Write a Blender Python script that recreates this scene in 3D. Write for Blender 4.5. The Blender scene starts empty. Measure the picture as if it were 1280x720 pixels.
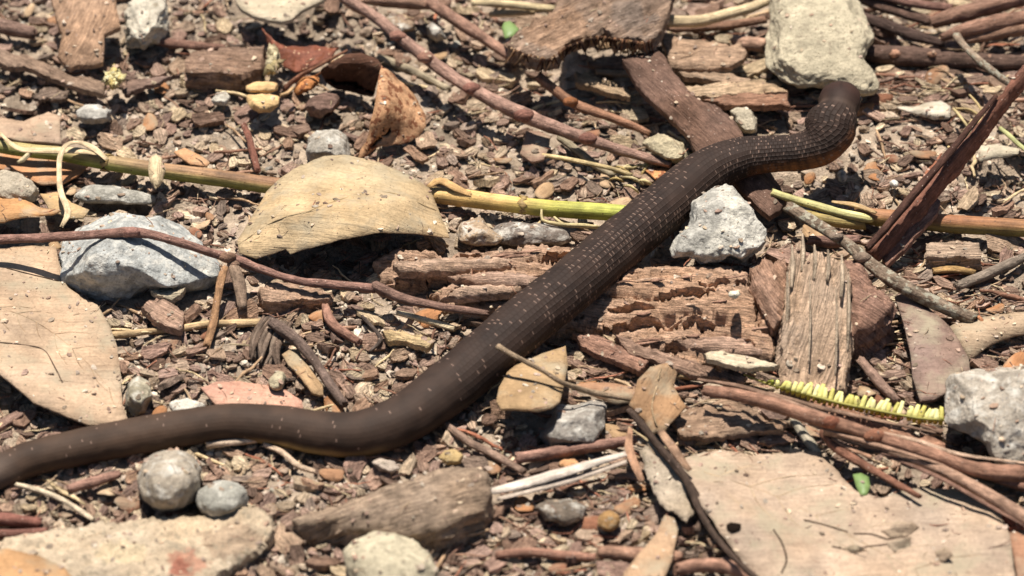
import bpy, math, random
import numpy as np
from mathutils import Vector
from mathutils.geometry import delaunay_2d_cdt
rnd = random.Random(7)
rng = np.random.default_rng(7)
sc = bpy.context.scene
C = sc.collection
sc.unit_settings.system = 'METRIC'
sc.unit_settings.scale_length = 0.01          # one unit is one centimetre

# ------------------------------------------------------------------ camera
DEP = math.radians(40)
DIST = 250.0
SPX = 0.036                                   # cm per photo pixel at the centre
F = DIST / SPX
fwd = np.array([0, math.cos(DEP), -math.sin(DEP)])
upv = np.array([0, math.sin(DEP), math.cos(DEP)])
rgt = np.array([1.0, 0, 0])
CAM = -fwd * DIST
cd = bpy.data.cameras.new('camera')
cam = bpy.data.objects.new('camera', cd); C.objects.link(cam)
cam.location = CAM
cam.rotation_euler = (math.pi/2 - DEP, 0, 0)
cd.sensor_width = 36; cd.lens = 36 * F / 1280
cd.clip_start = 1; cd.clip_end = 9000
cd.dof.use_dof = True; cd.dof.focus_distance = DIST + 0
cd.dof.aperture_fstop = cd.lens * 1e-3 / (2 * 1.15)     # aperture radius in cm
sc.camera = cam

# ------------------------------------------------------------------ light
SUN_EL, SUN_AZ = math.radians(73), math.radians(-12)
w = bpy.data.worlds.new('World'); sc.world = w; w.use_nodes = True
nt = w.node_tree; nt.nodes.clear()
sky = nt.nodes.new('ShaderNodeTexSky'); sky.sky_type = 'NISHITA'; sky.sun_disc = False
sky.sun_elevation = SUN_EL; sky.sun_rotation = SUN_AZ
bg = nt.nodes.new('ShaderNodeBackground'); bg.inputs['Strength'].default_value = 0.05
wo = nt.nodes.new('ShaderNodeOutputWorld')
nt.links.new(sky.outputs[0], bg.inputs['Color']); nt.links.new(bg.outputs[0], wo.inputs['Surface'])
sd = bpy.data.lights.new('sun', 'SUN'); sd.energy = 5.0; sd.angle = math.radians(0.5); sd.color = (1.0, 0.955, 0.885)
sun = bpy.data.objects.new('sun', sd); C.objects.link(sun)
sv = Vector((math.sin(SUN_AZ)*math.cos(SUN_EL), math.cos(SUN_AZ)*math.cos(SUN_EL), math.sin(SUN_EL)))
sun.rotation_euler = (-sv).to_track_quat('-Z', 'Y').to_euler()
sun.location = sv * 300
sc.view_settings.view_transform = 'Standard'; sc.view_settings.look = 'None'
sc.view_settings.exposure = 0.5; sc.view_settings.gamma = 1
sc.cycles.max_bounces = 5; sc.cycles.diffuse_bounces = 1

# ------------------------------------------------------------------ maths helpers
def hx(s):
    s = s.lstrip('#'); v = [int(s[i:i+2], 16)/255 for i in (0, 2, 4)]
    return np.array([c/12.92 if c <= .04045 else ((c+.055)/1.055)**2.4 for c in v])

def _h(ix, iy, iz, seed):
    n = (ix*374761393 + iy*668265263 + iz*2147483647 + seed*1274126177) & 0xffffffff
    n = ((n ^ (n >> 13)) * 1274126177) & 0xffffffff
    n = ((n ^ (n >> 15)) * 2246822519) & 0xffffffff
    return ((n ^ (n >> 16)) & 0xffffff) / float(0xffffff)

def vn(p, seed=0):
    p = np.asarray(p, float); i = np.floor(p).astype(np.int64); f = p - i; f = f*f*(3-2*f)
    x, y, z = i[..., 0], i[..., 1], i[..., 2]; r = 0
    for dx in (0, 1):
        wx = f[..., 0] if dx else 1-f[..., 0]
        for dy in (0, 1):
            wy = f[..., 1] if dy else 1-f[..., 1]
            for dz in (0, 1):
                wz = f[..., 2] if dz else 1-f[..., 2]
                r = r + wx*wy*wz*_h(x+dx, y+dy, z+dz, seed)
    return r*2-1

def fbm(p, seed=0, octv=4, gain=.5):
    p = np.asarray(p, float); r = 0; a = 1; t = 0
    for k in range(octv):
        r = r + a*vn(p*(2.03**k) + 17.3*k, seed+k); t += a; a *= gain
    return r/t

def st(x, y, z=0):
    x = np.asarray(x, float); y = np.asarray(y, float)
    return np.stack([x, y, np.broadcast_to(np.asarray(z, float), x.shape)], -1)

def gz(x, y):
    return 0.5*fbm(st(x*.07, y*.07, 3), 5, 2) + .18*vn(st(x*.3, y*.3, 8), 6)

def P(px, py, h=0.0):
    """photo pixel + height over the ground -> world point"""
    px = np.asarray(px, float); py = np.asarray(py, float); h = np.asarray(h, float)
    ray = fwd + ((px-640)/F)[..., None]*rgt - ((py-360)/F)[..., None]*upv
    z = h + 0*px
    for _ in range(6):
        t = (z - CAM[2]) / ray[..., 2]
        q = CAM + ray*t[..., None]
        z = gz(q[..., 0], q[..., 1]) + h
    return q

def catmull(pts, n, closed=False):
    pts = np.asarray(pts, float); m = len(pts)
    out = []
    segs = m if closed else m-1
    g = (lambda i: pts[i % m]) if closed else (lambda i: pts[i] if 0 <= i < m else (2*pts[0]-pts[1] if i < 0 else 2*pts[-1]-pts[-2]))
    for i in range(segs):
        k = n if np.isscalar(n) else n[i]
        for j in range(k):
            t = j/k; a, b, c, d = g(i-1), g(i), g(i+1), g(i+2)
            out.append(.5*((2*b)+(-a+c)*t+(2*a-5*b+4*c-d)*t*t+(-a+3*b-3*c+d)*t**3))
    if not closed: out.append(pts[-1])
    return np.array(out)

def inside(px, py, poly):
    poly = np.asarray(poly, float); r = np.zeros(np.shape(px), bool); n = len(poly)
    for i in range(n):
        x1, y1 = poly[i][:2]; x2, y2 = poly[(i+1) % n][:2]
        if y1 == y2: continue
        c = ((y1 > py) != (y2 > py)) & (px < (x2-x1)*(py-y1)/(y2-y1)+x1)
        r ^= c
    return r

PITS = []                                     # hollows added to the soil to deepen the shade: (picture x, y, radius x, radius y, depth)
def pit_depth(X, Y):
    d = 0*X
    for cx, cy, rx, ry, dp in PITS:
        c = P(cx, cy, 0); q = ((X-c[0])/(rx*SPX))**2+((Y-c[1])/(ry*SPX/math.sin(DEP)))**2
        k = np.clip(1.6-q, 0, 1.6)/1.6; d = np.maximum(d, .35*dp*k*k*(3-2*k))
    return d
for p_ in ((672,100,45,26,2.2),(738,92,40,26,1.8),(390,38,45,26,2.0),(1245,222,55,22,2.0),(985,285,26,28,1.8),(985,232,34,14,1.6),(1050,215,34,26,1.5),(430,325,75,26,1.6),(50,287,60,14,1.6),(150,262,90,12,1.2),(655,535,40,22,1.4),
           (20,500,30,22,1.4),(1150,560,60,16,1.2),(1120,430,36,30,1.2),(820,155,24,40,1.0),(560,655,60,16,1.0),(1165,262,20,16,1.0),(700,410,60,30,1.0),(1070,455,16,30,1.0),(970,430,10,34,1.2)):
    PITS.append(p_)

# coverage of the picture by placed things (so that loose litter is not strewn through them)
GX, GY = np.meshgrid(np.arange(-160, 1440, 4), np.arange(-140, 860, 4))
COVER = np.zeros(GX.shape, bool)
HEROES = []
def cover(poly, label=None):
    global COVER
    COVER |= inside(GX, GY, poly)
def covered(x, y):
    i = int((y+140)/4); j = int((x+160)/4)
    return 0 <= i < COVER.shape[0] and 0 <= j < COVER.shape[1] and COVER[i, j]

# ------------------------------------------------------------------ materials
MATS = {}
def material(name, rough=.85, spec=.25, var=.35, nscale=2.0, bump=.4, bscale=9.0, bdist=.05, grain=None, specks=None,
             gmix=.5, mottle=None, veins=None, trans=0.0):
    m = bpy.data.materials.new(name); m.use_nodes = True; N = m.node_tree.nodes; L = m.node_tree.links; N.clear()
    out = N.new('ShaderNodeOutputMaterial'); b = N.new('ShaderNodeBsdfPrincipled'); L.new(b.outputs[0], out.inputs[0])
    b.inputs['Roughness'].default_value = rough; b.inputs['Specular IOR Level'].default_value = spec
    at = N.new('ShaderNodeAttribute'); at.attribute_name = 'tint'
    oi = N.new('ShaderNodeObjectInfo')
    def mul(c1, c2, fac=1.0, mode='MULTIPLY'):
        x = N.new('ShaderNodeMix'); x.data_type = 'RGBA'; x.blend_type = mode; x.inputs[0].default_value = fac if not hasattr(fac, 'links') else 0
        if hasattr(fac, 'links'): L.new(fac, x.inputs[0])
        for k, c in ((6, c1), (7, c2)):
            if hasattr(c, 'links'): L.new(c, x.inputs[k])
            else: x.inputs[k].default_value = (*c, 1)
        return x.outputs[2]
    def ramp(v, a, bb, lo, hi):
        r = N.new('ShaderNodeMapRange'); L.new(v, r.inputs[0])
        for k, q in zip((1, 2, 3, 4), (a, bb, lo, hi)): r.inputs[k].default_value = q
        return r.outputs[0]
    col = mul(at.outputs['Color'], oi.outputs['Color'])
    tc = N.new('ShaderNodeTexCoord')
    off = N.new('ShaderNodeVectorMath'); off.operation = 'ADD'
    L.new(tc.outputs['Object'], off.inputs[0])
    rm = N.new('ShaderNodeMath'); rm.operation = 'MULTIPLY'; rm.inputs[1].default_value = 57; L.new(oi.outputs['Random'], rm.inputs[0])
    L.new(rm.outputs[0], off.inputs[1])
    co = off.outputs[0]
    def noise(s, det=4, vec=None, rgh=.6):
        n = N.new('ShaderNodeTexNoise'); n.inputs['Scale'].default_value = s; n.inputs['Detail'].default_value = det
        n.inputs['Roughness'].default_value = rgh; L.new(vec or co, n.inputs['Vector']); return n.outputs[0]
    n1 = noise(nscale, 5)
    col = mul(col, ramp(n1, .32, .68, 1-var, 1+var), 1)
    n2 = noise(bscale*1.6, 3)
    col = mul(col, ramp(n2, .3, .7, 1-var*.6, 1+var*.6), 1)
    h = noise(bscale, 5, rgh=.65)
    if grain:
        mp = N.new('ShaderNodeMapping'); mp.inputs['Scale'].default_value = (grain[0], grain[1], 1); L.new(tc.outputs['UV'], mp.inputs[0])
        ad = N.new('ShaderNodeVectorMath'); ad.operation = 'ADD'; L.new(mp.outputs[0], ad.inputs[0]); L.new(rm.outputs[0], ad.inputs[1])
        g = noise(1.0, 5, ad.outputs[0], .7)
        col = mul(col, ramp(g, .35, .65, 1-gmix, 1+gmix*.6), 1)
        mm = N.new('ShaderNodeMath'); mm.operation = 'MULTIPLY_ADD'; mm.inputs[1].default_value = 1.6; L.new(g, mm.inputs[0]); L.new(h, mm.inputs[2])
        h = mm.outputs[0]
    if mottle:                                    # (colour, scale, threshold, width)
        n3 = noise(mottle[1], 6)
        col = mul(col, mottle[0], ramp(n3, mottle[2], mottle[2]+mottle[3], 0, .85), 'MIX')
    if specks:                                    # (colour, scale, size)
        v = N.new('ShaderNodeTexVoronoi'); v.inputs['Scale'].default_value = specks[1]; L.new(co, v.inputs['Vector'])
        sx = N.new('ShaderNodeSeparateColor'); L.new(v.outputs['Color'], sx.inputs[0])
        k = ramp(v.outputs['Distance'], specks[2], specks[2]*.6, 0, 1)
        k2 = ramp(sx.outputs[0], .55, .6, 0, 1)
        km = N.new('ShaderNodeMath'); km.operation = 'MULTIPLY'; L.new(k, km.inputs[0]); L.new(k2, km.inputs[1])
        col = mul(col, specks[0], km.outputs[0], 'MIX')
    if veins:
        v = N.new('ShaderNodeTexVoronoi'); v.feature = 'DISTANCE_TO_EDGE'; v.inputs['Scale'].default_value = veins; L.new(co, v.inputs['Vector'])
        k = ramp(v.outputs[0], 0, .05, .9, 1)
        col = mul(col, k, 1)
        mm = N.new('ShaderNodeMath'); mm.operation = 'MULTIPLY_ADD'; mm.inputs[1].default_value = 1.2; L.new(k, mm.inputs[0]); L.new(h, mm.inputs[2]); h = mm.outputs[0]
    L.new(col, b.inputs['Base Color'])
    bp = N.new('ShaderNodeBump'); bp.inputs['Strength'].default_value = bump; bp.inputs['Distance'].default_value = bdist
    L.new(h, bp.inputs['Height']); L.new(bp.outputs[0], b.inputs['Normal'])
    MATS[name] = m
    return m

def rgb(s): return tuple(hx(s))
material('dry_leaf', rough=.85, spec=.12, var=.24, nscale=.55, bump=.8, bscale=4, bdist=.07, specks=(rgb('#5d4838'), 4.5, .15), mottle=(rgb('#a59880'), .5, .5, .18), veins=1.3, grain=(.5, 5.0), gmix=.14)
material('orange_leaf', rough=.7, spec=.25, var=.4, nscale=2.2, bump=.7, bscale=6, bdist=.07, mottle=(rgb('#6f3c24'), 2.6, .52, .06), specks=(rgb('#e0b890'), 5, .22))
material('bark', rough=.95, spec=.08, var=.3, nscale=2.2, bump=1.0, bscale=9, bdist=.13, grain=(1.4, 9.0), gmix=.5)
material('smooth_bark', rough=.85, spec=.15, var=.3, nscale=2.0, bump=.9, bscale=9, bdist=.08, grain=(1.5, 8.0), gmix=.4, specks=(rgb('#b9a08f'), 5, .16))
material('weathered_wood', rough=.95, spec=.08, var=.22, nscale=1.8, bump=1.0, bscale=7, bdist=.13, grain=(.6, 12.0), gmix=.6)
material('twig_bark', rough=.85, spec=.18, var=.3, nscale=2.2, bump=.9, bscale=9, bdist=.09, grain=(1.8, 8.0), gmix=.4, specks=(rgb('#c9ab98'), 5, .17))
material('lichen_bark', rough=.95, spec=.08, var=.35, nscale=3, bump=1.0, bscale=8, bdist=.11, mottle=(rgb('#b4ad98'), 2.6, .5, .07), grain=(1.5, 6), gmix=.4)
material('stalk', rough=.6, spec=.35, var=.2, nscale=1.4, bump=.6, bscale=8, bdist=.05, grain=(.35, 9.0), gmix=.4, specks=(rgb('#5c4028'), 4, .16))
material('pale_straw', rough=.8, spec=.2, var=.25, nscale=2, bump=.7, bscale=8, bdist=.07, grain=(.7, 11.0), gmix=.35)
material('granite', rough=.9, spec=.2, var=.32, nscale=2.6, bump=1.0, bscale=7, bdist=.12, specks=(rgb('#8f8a82'), 5.5, .3), mottle=(rgb('#ddd6c8'), 1.6, .5, .2))
material('pale_stone', rough=.92, spec=.15, var=.25, nscale=2.0, bump=1.0, bscale=6, bdist=.16, mottle=(rgb('#978a75'), 3.0, .57, .08), specks=(rgb('#6d6049'), 6, .2))
material('soil', rough=.97, spec=.06, var=.32, nscale=2.6, bump=1.0, bscale=8, bdist=.2, specks=(rgb('#c4b5a3'), 7, .22))
material('crumb', rough=.95, spec=.08, var=.35, nscale=3, bump=1.0, bscale=9, bdist=.1)
material('fresh_green', rough=.5, spec=.4, var=.12, nscale=3, bump=.3, bscale=8, bdist=.03)
material('leaflet', rough=.6, spec=.3, var=.16, nscale=4, bump=.3, bscale=9, bdist=.02)

# ------------------------------------------------------------------ mesh helpers
GAIN = dict(bark=(1.36, 1.42, 1.4), smooth_bark=(1.15, 1.22, 1.2), weathered_wood=(1.3, 1.32, 1.3), crumb=(1.25, 1.27, 1.22), soil=(1.3, 1.3, 1.24), granite=(.9, .88, .82), pale_stone=(.84, .82, .78), dry_leaf=(.9, .9, .95), twig_bark=(1.2, 1.22, 1.22), pale_straw=(.92, .9, .88))
def mesh_from(name, verts, faces, mat, tint, uv=None, smooth=None):
    verts = np.asarray(verts, np.float32)
    me = bpy.data.meshes.new(name)
    if isinstance(faces, np.ndarray):
        n = len(faces); k = faces.shape[1]
        me.vertices.add(len(verts)); me.vertices.foreach_set('co', verts.ravel())
        me.loops.add(n*k); me.loops.foreach_set('vertex_index', faces.astype(np.int32).ravel())
        me.polygons.add(n); me.polygons.foreach_set('loop_start', np.arange(0, n*k, k, dtype=np.int32))
        me.update(calc_edges=True)
    else:
        me.from_pydata([tuple(map(float, v)) for v in verts], [], [tuple(int(i) for i in f) for f in faces])
    t = np.ones((len(verts), 4), np.float32); g_ = np.array(GAIN.get(mat, (1, 1, 1)))
    t[:, :3] = np.clip(tint, 0, 4)*g_
    if mat in ('bark', 'crumb', 'soil', 'twig_bark', 'smooth_bark', 'weathered_wood'):
        k_ = .22 if mat in ('crumb', 'soil') else .1; t[:, :3] = t[:, :3]*(1-k_)+k_*(t[:, :3]@np.array([.3, .55, .15]))[:, None]*np.array([1.06, 1.0, .88])
    a = me.attributes.new('tint', 'FLOAT_COLOR', 'POINT'); a.data.foreach_set('color', t.ravel())
    li = np.zeros(len(me.loops), np.int32); me.loops.foreach_get('vertex_index', li)
    if uv is not None:
        ul = me.uv_layers.new(name='UVMap'); ul.data.foreach_set('uv', np.asarray(uv, np.float32)[li].ravel())
    s = np.ones(len(me.polygons), bool) if smooth is None else np.broadcast_to(np.asarray(smooth, bool), (len(me.polygons),)).copy()
    me.polygons.foreach_set('use_smooth', s)
    me.materials.append(MATS[mat])
    return me

def tag(o, label=None, cat=None, group=None, kind=None):
    for k, v in (('label', label), ('category', cat), ('group', group), ('kind', kind)):
        if v: o[k] = v

def link(name, verts, faces, mat, tint, uv=None, smooth=None, parent=None, label=None, cat=None, group=None, kind=None):
    verts = np.asarray(verts, float)
    org = np.array([verts[:, 0].mean(), verts[:, 1].mean(), verts[:, 2].min()])
    me = mesh_from(name, verts-org, faces, mat, tint, uv, smooth)
    o = bpy.data.objects.new(name, me); C.objects.link(o)
    if parent is not None:
        o.parent = parent; o.location = Vector(org) - parent.location
    else:
        o.location = org
    tag(o, label, cat, group, kind)
    return o

def thing(name, label, cat, px, py, group=None):
    o = bpy.data.objects.new(name, None); C.objects.link(o)
    o.location = P(px, py, 0); o.empty_display_size = 1
    tag(o, label, cat, group)
    return o

def hero(px, py, short):
    HEROES.append((px, py, short))

# ------------------------------------------------------------------ shape: sheet / slab from an outline on the ground
LAST = {}
def on_sheet(x, y, up=.0):
    d = (LAST['v'][:, 0]-x)**2+(LAST['v'][:, 1]-y)**2; w_ = 1/(d+.5)**2
    return float((w_*LAST['h']).sum()/w_.sum())+up

def sheet(name, poly, z=.3, thick=.06, col='#c0a080', mat='dry_leaf', ang=0.0, res=9, smooth=False, rag=1.0, amp=.04, gs=(1, 1),
          dome=0.0, hfn=None, colfn=None, parent=None, label=None, cat=None, group=None, seed=None, cov=True, spread=.12, holes=None, cracks=0.0, layers=0.0, edge_sink=0.0):
    seed = seed if seed is not None else rnd.randrange(9999)
    poly = np.asarray(poly, float)[:, :2]; n = len(poly)
    zs = np.full(n, float(z)) if np.isscalar(z) else np.interp(np.linspace(0,1,n), np.linspace(0,1,len(z)), np.asarray(z,float))
    pz = np.concatenate([poly, zs[:, None]], 1)
    if cov: cover(poly)
    if smooth:
        seg = [max(2, int(np.hypot(*(poly[(i+1) % n]-poly[i]))/res)) for i in range(n)]
        bd = catmull(pz, seg, True)
    else:
        bd = []
        for i in range(n):
            a, b = pz[i], pz[(i+1) % n]; k = max(1, int(round(np.hypot(*(b-a)[:2])/(res*.6))))
            bd += [a+(b-a)*j/k for j in range(k)]
        bd = np.array(bd)
    nb = np.roll(bd, -1, 0)-np.roll(bd, 1, 0); nn = np.stack([nb[:, 1], -nb[:, 0]], 1); nn /= np.hypot(nn[:, 0], nn[:, 1])[:, None]+1e-9
    q = st(bd[:, 0]*.11, bd[:, 1]*.11, seed)
    bd[:, :2] += nn*((.9*vn(q*.6, seed)+.8*fbm(q*3.1, seed+1, 2))*rag*1.25)[:, None]
    lo, hi = bd[:, :2].min(0), bd[:, :2].max(0)
    gx, gy = np.meshgrid(np.arange(lo[0], hi[0], res), np.arange(lo[1], hi[1], res*.8))
    gx = gx + (np.arange(gx.shape[0]) % 2)[:, None]*res*.5
    r = np.random.default_rng(seed)
    gx = (gx + r.uniform(-.25, .25, gx.shape)*res).ravel(); gy = (gy + r.uniform(-.25, .25, gy.shape)*res).ravel()
    k = inside(gx, gy, bd); gx, gy = gx[k], gy[k]
    if len(gx):
        dm = np.sqrt(((gx[:, None]-bd[None, :, 0])**2+(gy[:, None]-bd[None, :, 1])**2).min(1))
        k = dm > res*.45; gx, gy = gx[k], gy[k]
    vs = [Vector((a, b)) for a, b in bd[:, :2]] + [Vector((a, b)) for a, b in zip(gx, gy)]
    vv, _, ff, *_ = delaunay_2d_cdt(vs, [], [list(range(len(bd)))], 1, 1e-4)
    v = np.array([tuple(a) for a in vv]); f = [list(a) for a in ff]
    d2 = (v[:, None, 0]-bd[None, :, 0])**2+(v[:, None, 1]-bd[None, :, 1])**2
    wgt = 1/(d2+.5)**1.5; h = (wgt*bd[None, :, 2]).sum(1)/wgt.sum(1)
    dist = np.sqrt(d2.min(1)); tt = dist/max(dist.max(), 1)
    h = h + dome*(1-(1-tt)**2)
    if hfn: h = h + hfn(v[:, 0], v[:, 1])
    top = P(v[:, 0], v[:, 1], h)
    c0 = top.mean(0)
    # grain axis on the ground from the picture angle
    a = math.radians(ang); gxw, gyw = math.cos(a), math.sin(a)/math.sin(DEP); l = math.hypot(gxw, gyw); gxw, gyw = gxw/l, gyw/l
    u = (top[:, 0]-c0[0])*gxw+(top[:, 1]-c0[1])*gyw; w_ = -(top[:, 0]-c0[0])*gyw+(top[:, 1]-c0[1])*gxw
    nz = fbm(st(u*gs[0], w_*gs[1], seed*.37), seed, 4)
    if layers:
        s_ = nz*3.0 + .6*fbm(st(u*.3, w_*1.2, 5), seed+3, 2); stp = (np.floor(s_)+np.clip((s_-np.floor(s_))*3, 0, 1))/3
        nz = nz*.45 + stp*layers
    if cracks:
        cr = 1-np.abs(vn(st(u*.22, w_*2.0, seed), seed+20)); cr2 = 1-np.abs(vn(st(u*.5, w_*4.5, seed+4), seed+21))
        nz = nz + .5*fbm(st(u*2.2, w_*7, 2), seed+22, 3) - cracks*(np.clip((cr-.84)/.16, 0, 1)*1.5+np.clip((cr2-.88)/.12, 0, 1)*.5)/max(amp, .05)
    top[:, 2] += nz*amp
    LAST['v'] = v; LAST['h'] = h+nz*amp
    if edge_sink: top[:, 2] -= edge_sink*np.exp(-dist/6)
    # triangles upward
    tri = []
    for fc in f:
        p0, p1, p2 = top[fc[0]], top[fc[1]], top[fc[2]]
        if np.cross(p1-p0, p2-p0)[2] < 0: fc = fc[::-1]
        tri.append(fc)
    ec = {}
    for fc in tri:
        for i in range(len(fc)):
            e = (fc[i], fc[(i+1) % len(fc)]); ec[e] = 1
    rim = [e for e in ec if (e[1], e[0]) not in ec]
    nt_ = len(top)
    nl = max(1, int(thick/.22)) if thick > .3 else 1
    V = [top]; faces = list(tri); sm = [True]*len(tri)
    rv = sorted({i for e in rim for i in e}); prev = {i: i for i in rv}; base = nt_
    cen = np.array([c0[0], c0[1]])
    for L_ in range(1, nl):
        ring = top[rv].copy(); ring[:, 2] -= thick*L_/nl
        dd = ring[:, :2]-cen; ln = np.hypot(dd[:, 0], dd[:, 1])[:, None]+1e-6
        ring[:, :2] += dd/ln*(fbm(st(ring[:, 0]*1.2, ring[:, 1]*1.2, L_*2.1), seed+9, 2)*min(.35, thick*.3))[:, None]
        ring += r.normal(0, .02, ring.shape)
        cur = {i: base+j for j, i in enumerate(rv)}; base += len(rv); V.append(ring)
        for e in rim: faces.append([prev[e[1]], prev[e[0]], cur[e[0]], cur[e[1]]]); sm.append(False)
        prev = cur
    bot = top.copy(); bot[:, 2] -= thick*(1+.12*nz)
    V.append(bot)
    for e in rim: faces.append([prev[e[1]], prev[e[0]], base+e[0], base+e[1]]); sm.append(False)
    for fc in tri: faces.append([base+i for i in fc[::-1]]); sm.append(True)
    V = np.concatenate(V)
    c = hx(col)[None, :]*np.ones((len(V), 1))
    nzz = fbm(V*.8, seed+4, 3)[:, None]
    c = c*(1+spread*2*nzz)*(1+np.array([[.06, 0, -.08]])*fbm(V*.5+9, seed+5, 2)[:, None])
    if colfn is not None:
        pxs = np.concatenate([v[:, :2]]+[v[rv, :2]]*(nl-1)+[v[:, :2]])
        c = colfn(pxs[:, 0], pxs[:, 1], c)
    uu = (V[:, 0]-c0[0])*gxw+(V[:, 1]-c0[1])*gyw; ww = -(V[:, 0]-c0[0])*gyw+(V[:, 1]-c0[1])*gxw + (V[:, 2]-c0[2])*.7
    return link(name, V, faces, mat, c, np.stack([uu, ww], 1), sm, parent, label, cat, group)

# ------------------------------------------------------------------ shape: stick / tube / ribbon
def stick(name, pts, rad, col='#9a6e5c', mat='twig_bark', h=None, sides=12, flat=1.0, roll=0.0, step=5.0, rough=.08, ridge=.0, col2=None, colfn=None,
          parent=None, label=None, cat=None, group=None, cov=True, taper=False, seed=None, lift=0.0, bend=0.0, jag=.5, endcol=None):
    seed = seed if seed is not None else rnd.randrange(9999)
    pts = np.asarray(pts, float)
    rad = np.full(len(pts), float(rad)) if np.isscalar(rad) else np.interp(np.linspace(0,1,len(pts)), np.linspace(0,1,len(rad)), np.asarray(rad,float))
    if pts.shape[1] == 2:
        hh = rad*SPX*(flat if flat < 1 else 1)+lift if h is None else (np.full(len(pts), float(h)) if np.isscalar(h) else np.asarray(h, float))
        pts = np.concatenate([pts, hh[:, None]], 1)
    rad = rad*(.9 if name in ('stem', 'side_branch') else 1)
    d = np.concatenate([pts, rad[:, None]], 1)
    seg = [max(2, int(np.hypot(*(d[i+1]-d[i])[:2])/step)) for i in range(len(d)-1)]
    d = catmull(d, seg)
    if cov:
        tn = np.gradient(d[:, :2], axis=0); nr = np.stack([-tn[:, 1], tn[:, 0]], 1); nr /= np.hypot(nr[:, 0], nr[:, 1])[:, None]+1e-9
        cover(np.concatenate([d[:, :2]+nr*d[:, 3:4], (d[:, :2]-nr*d[:, 3:4])[::-1]]))
    cen = P(d[:, 0], d[:, 1], d[:, 2]); R = np.maximum(d[:, 3], .2)*SPX
    T = np.gradient(cen, axis=0); T /= np.linalg.norm(T, axis=1)[:, None]
    up = np.array([0, 0, 1.0]); S = np.cross(T, up); S /= np.linalg.norm(S, axis=1)[:, None]+1e-9; U = np.cross(S, T)
    ln = np.concatenate([[0], np.cumsum(np.linalg.norm(np.diff(cen, axis=0), axis=1))])
    n = len(cen); A = np.arange(sides)/sides*2*math.pi
    rl = np.full(n, roll) if np.isscalar(roll) else np.interp(np.linspace(0, 1, n), np.linspace(0, 1, len(roll)), roll)
    ca, sa = np.cos(A)[None, :], np.sin(A)[None, :]*flat
    if flat < 1 and bend:
        sa = sa + bend*(np.cos(A)**2-.5)[None, :]
    cr, sr = np.cos(rl)[:, None], np.sin(rl)[:, None]
    X = ca*cr-sa*sr; Y = ca*sr+sa*cr
    q = np.stack([np.broadcast_to(np.cos(A)*1.2, (n, sides)), np.broadcast_to(np.sin(A)*1.2, (n, sides)), np.broadcast_to((ln*1.1)[:, None], (n, sides))], -1)
    if mat in ('twig_bark', 'smooth_bark', 'pale_straw') and flat == 1: rough = max(rough, .15); ridge = max(ridge, .14)
    k = 1+rough*1.6*fbm(q*1.6, seed, 4)+ridge*vn(np.stack([q[..., 0]*3, q[..., 1]*3, q[..., 2]*.3], -1), seed+1)
    RR = R[:, None]*k
    V = cen[:, None, :]+S[:, None, :]*(X*RR)[..., None]+U[:, None, :]*(Y*RR)[..., None]
    r = np.random.default_rng(seed)
    for e in (0, -1):
        V[e] += T[e]*(r.uniform(-jag, jag, sides)*R[e])[:, None]
    V = V.reshape(-1, 3)
    e0 = cen[0]-T[0]*R[0]*.1; e1 = cen[-1]+T[-1]*R[-1]*.1
    V = np.concatenate([V, [e0, e1]])
    faces = []
    for i in range(n-1):
        for j in range(sides):
            a, b = i*sides+j, i*sides+(j+1) % sides
            faces.append([a, b, b+sides, a+sides])
    sm = [True]*len(faces)
    for j in range(sides):
        faces.append([n*sides, (j+1) % sides, j]); faces.append([n*sides+1, (n-1)*sides+j, (n-1)*sides+(j+1) % sides]); sm += [False, False]
    t = np.repeat(np.linspace(0, 1, n), sides); t = np.concatenate([t, [0, 1]])
    c = hx(col)[None, :]*np.ones((len(V), 1))
    if col2 is not None: c = c*(1-t[:, None])+hx(col2)[None, :]*t[:, None]
    if mat in ('twig_bark', 'smooth_bark'):
        g_ = c@np.array([.3, .5, .2]); c = c*.8+.2*g_[:, None]*np.array([1.1, 1.0, .86])
    c = c*(1+.35*fbm(V*.9, seed+4, 3)[:, None])*(1+.25*fbm(V*3, seed+6, 2)[:, None])
    an = np.concatenate([np.tile(A, n), [0, 0]])
    if colfn is not None: c = colfn(t, an, c)
    if endcol is not None: c[-2:] = hx(endcol)
    uu = np.concatenate([np.repeat(ln, sides), [ln[0], ln[-1]]]); vv = np.concatenate([(A[None, :]*R.mean()*np.ones((n, 1))).ravel(), [0, 0]])
    return link(name, V, faces, mat, c, np.stack([uu, vv], 1), sm, parent, label, cat, group)

# ------------------------------------------------------------------ shape: rock with a given outline
def ico(sub):
    import bmesh
    bm = bmesh.new(); bmesh.ops.create_icosphere(bm, subdivisions=sub, radius=1)
    v = np.array([x.co[:] for x in bm.verts]); f = np.array([[a.index for a in x.verts] for x in bm.faces]); bm.free()
    return v, f
ICO = {k: ico(k) for k in (1, 2, 3, 4, 5, 6)}

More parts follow.
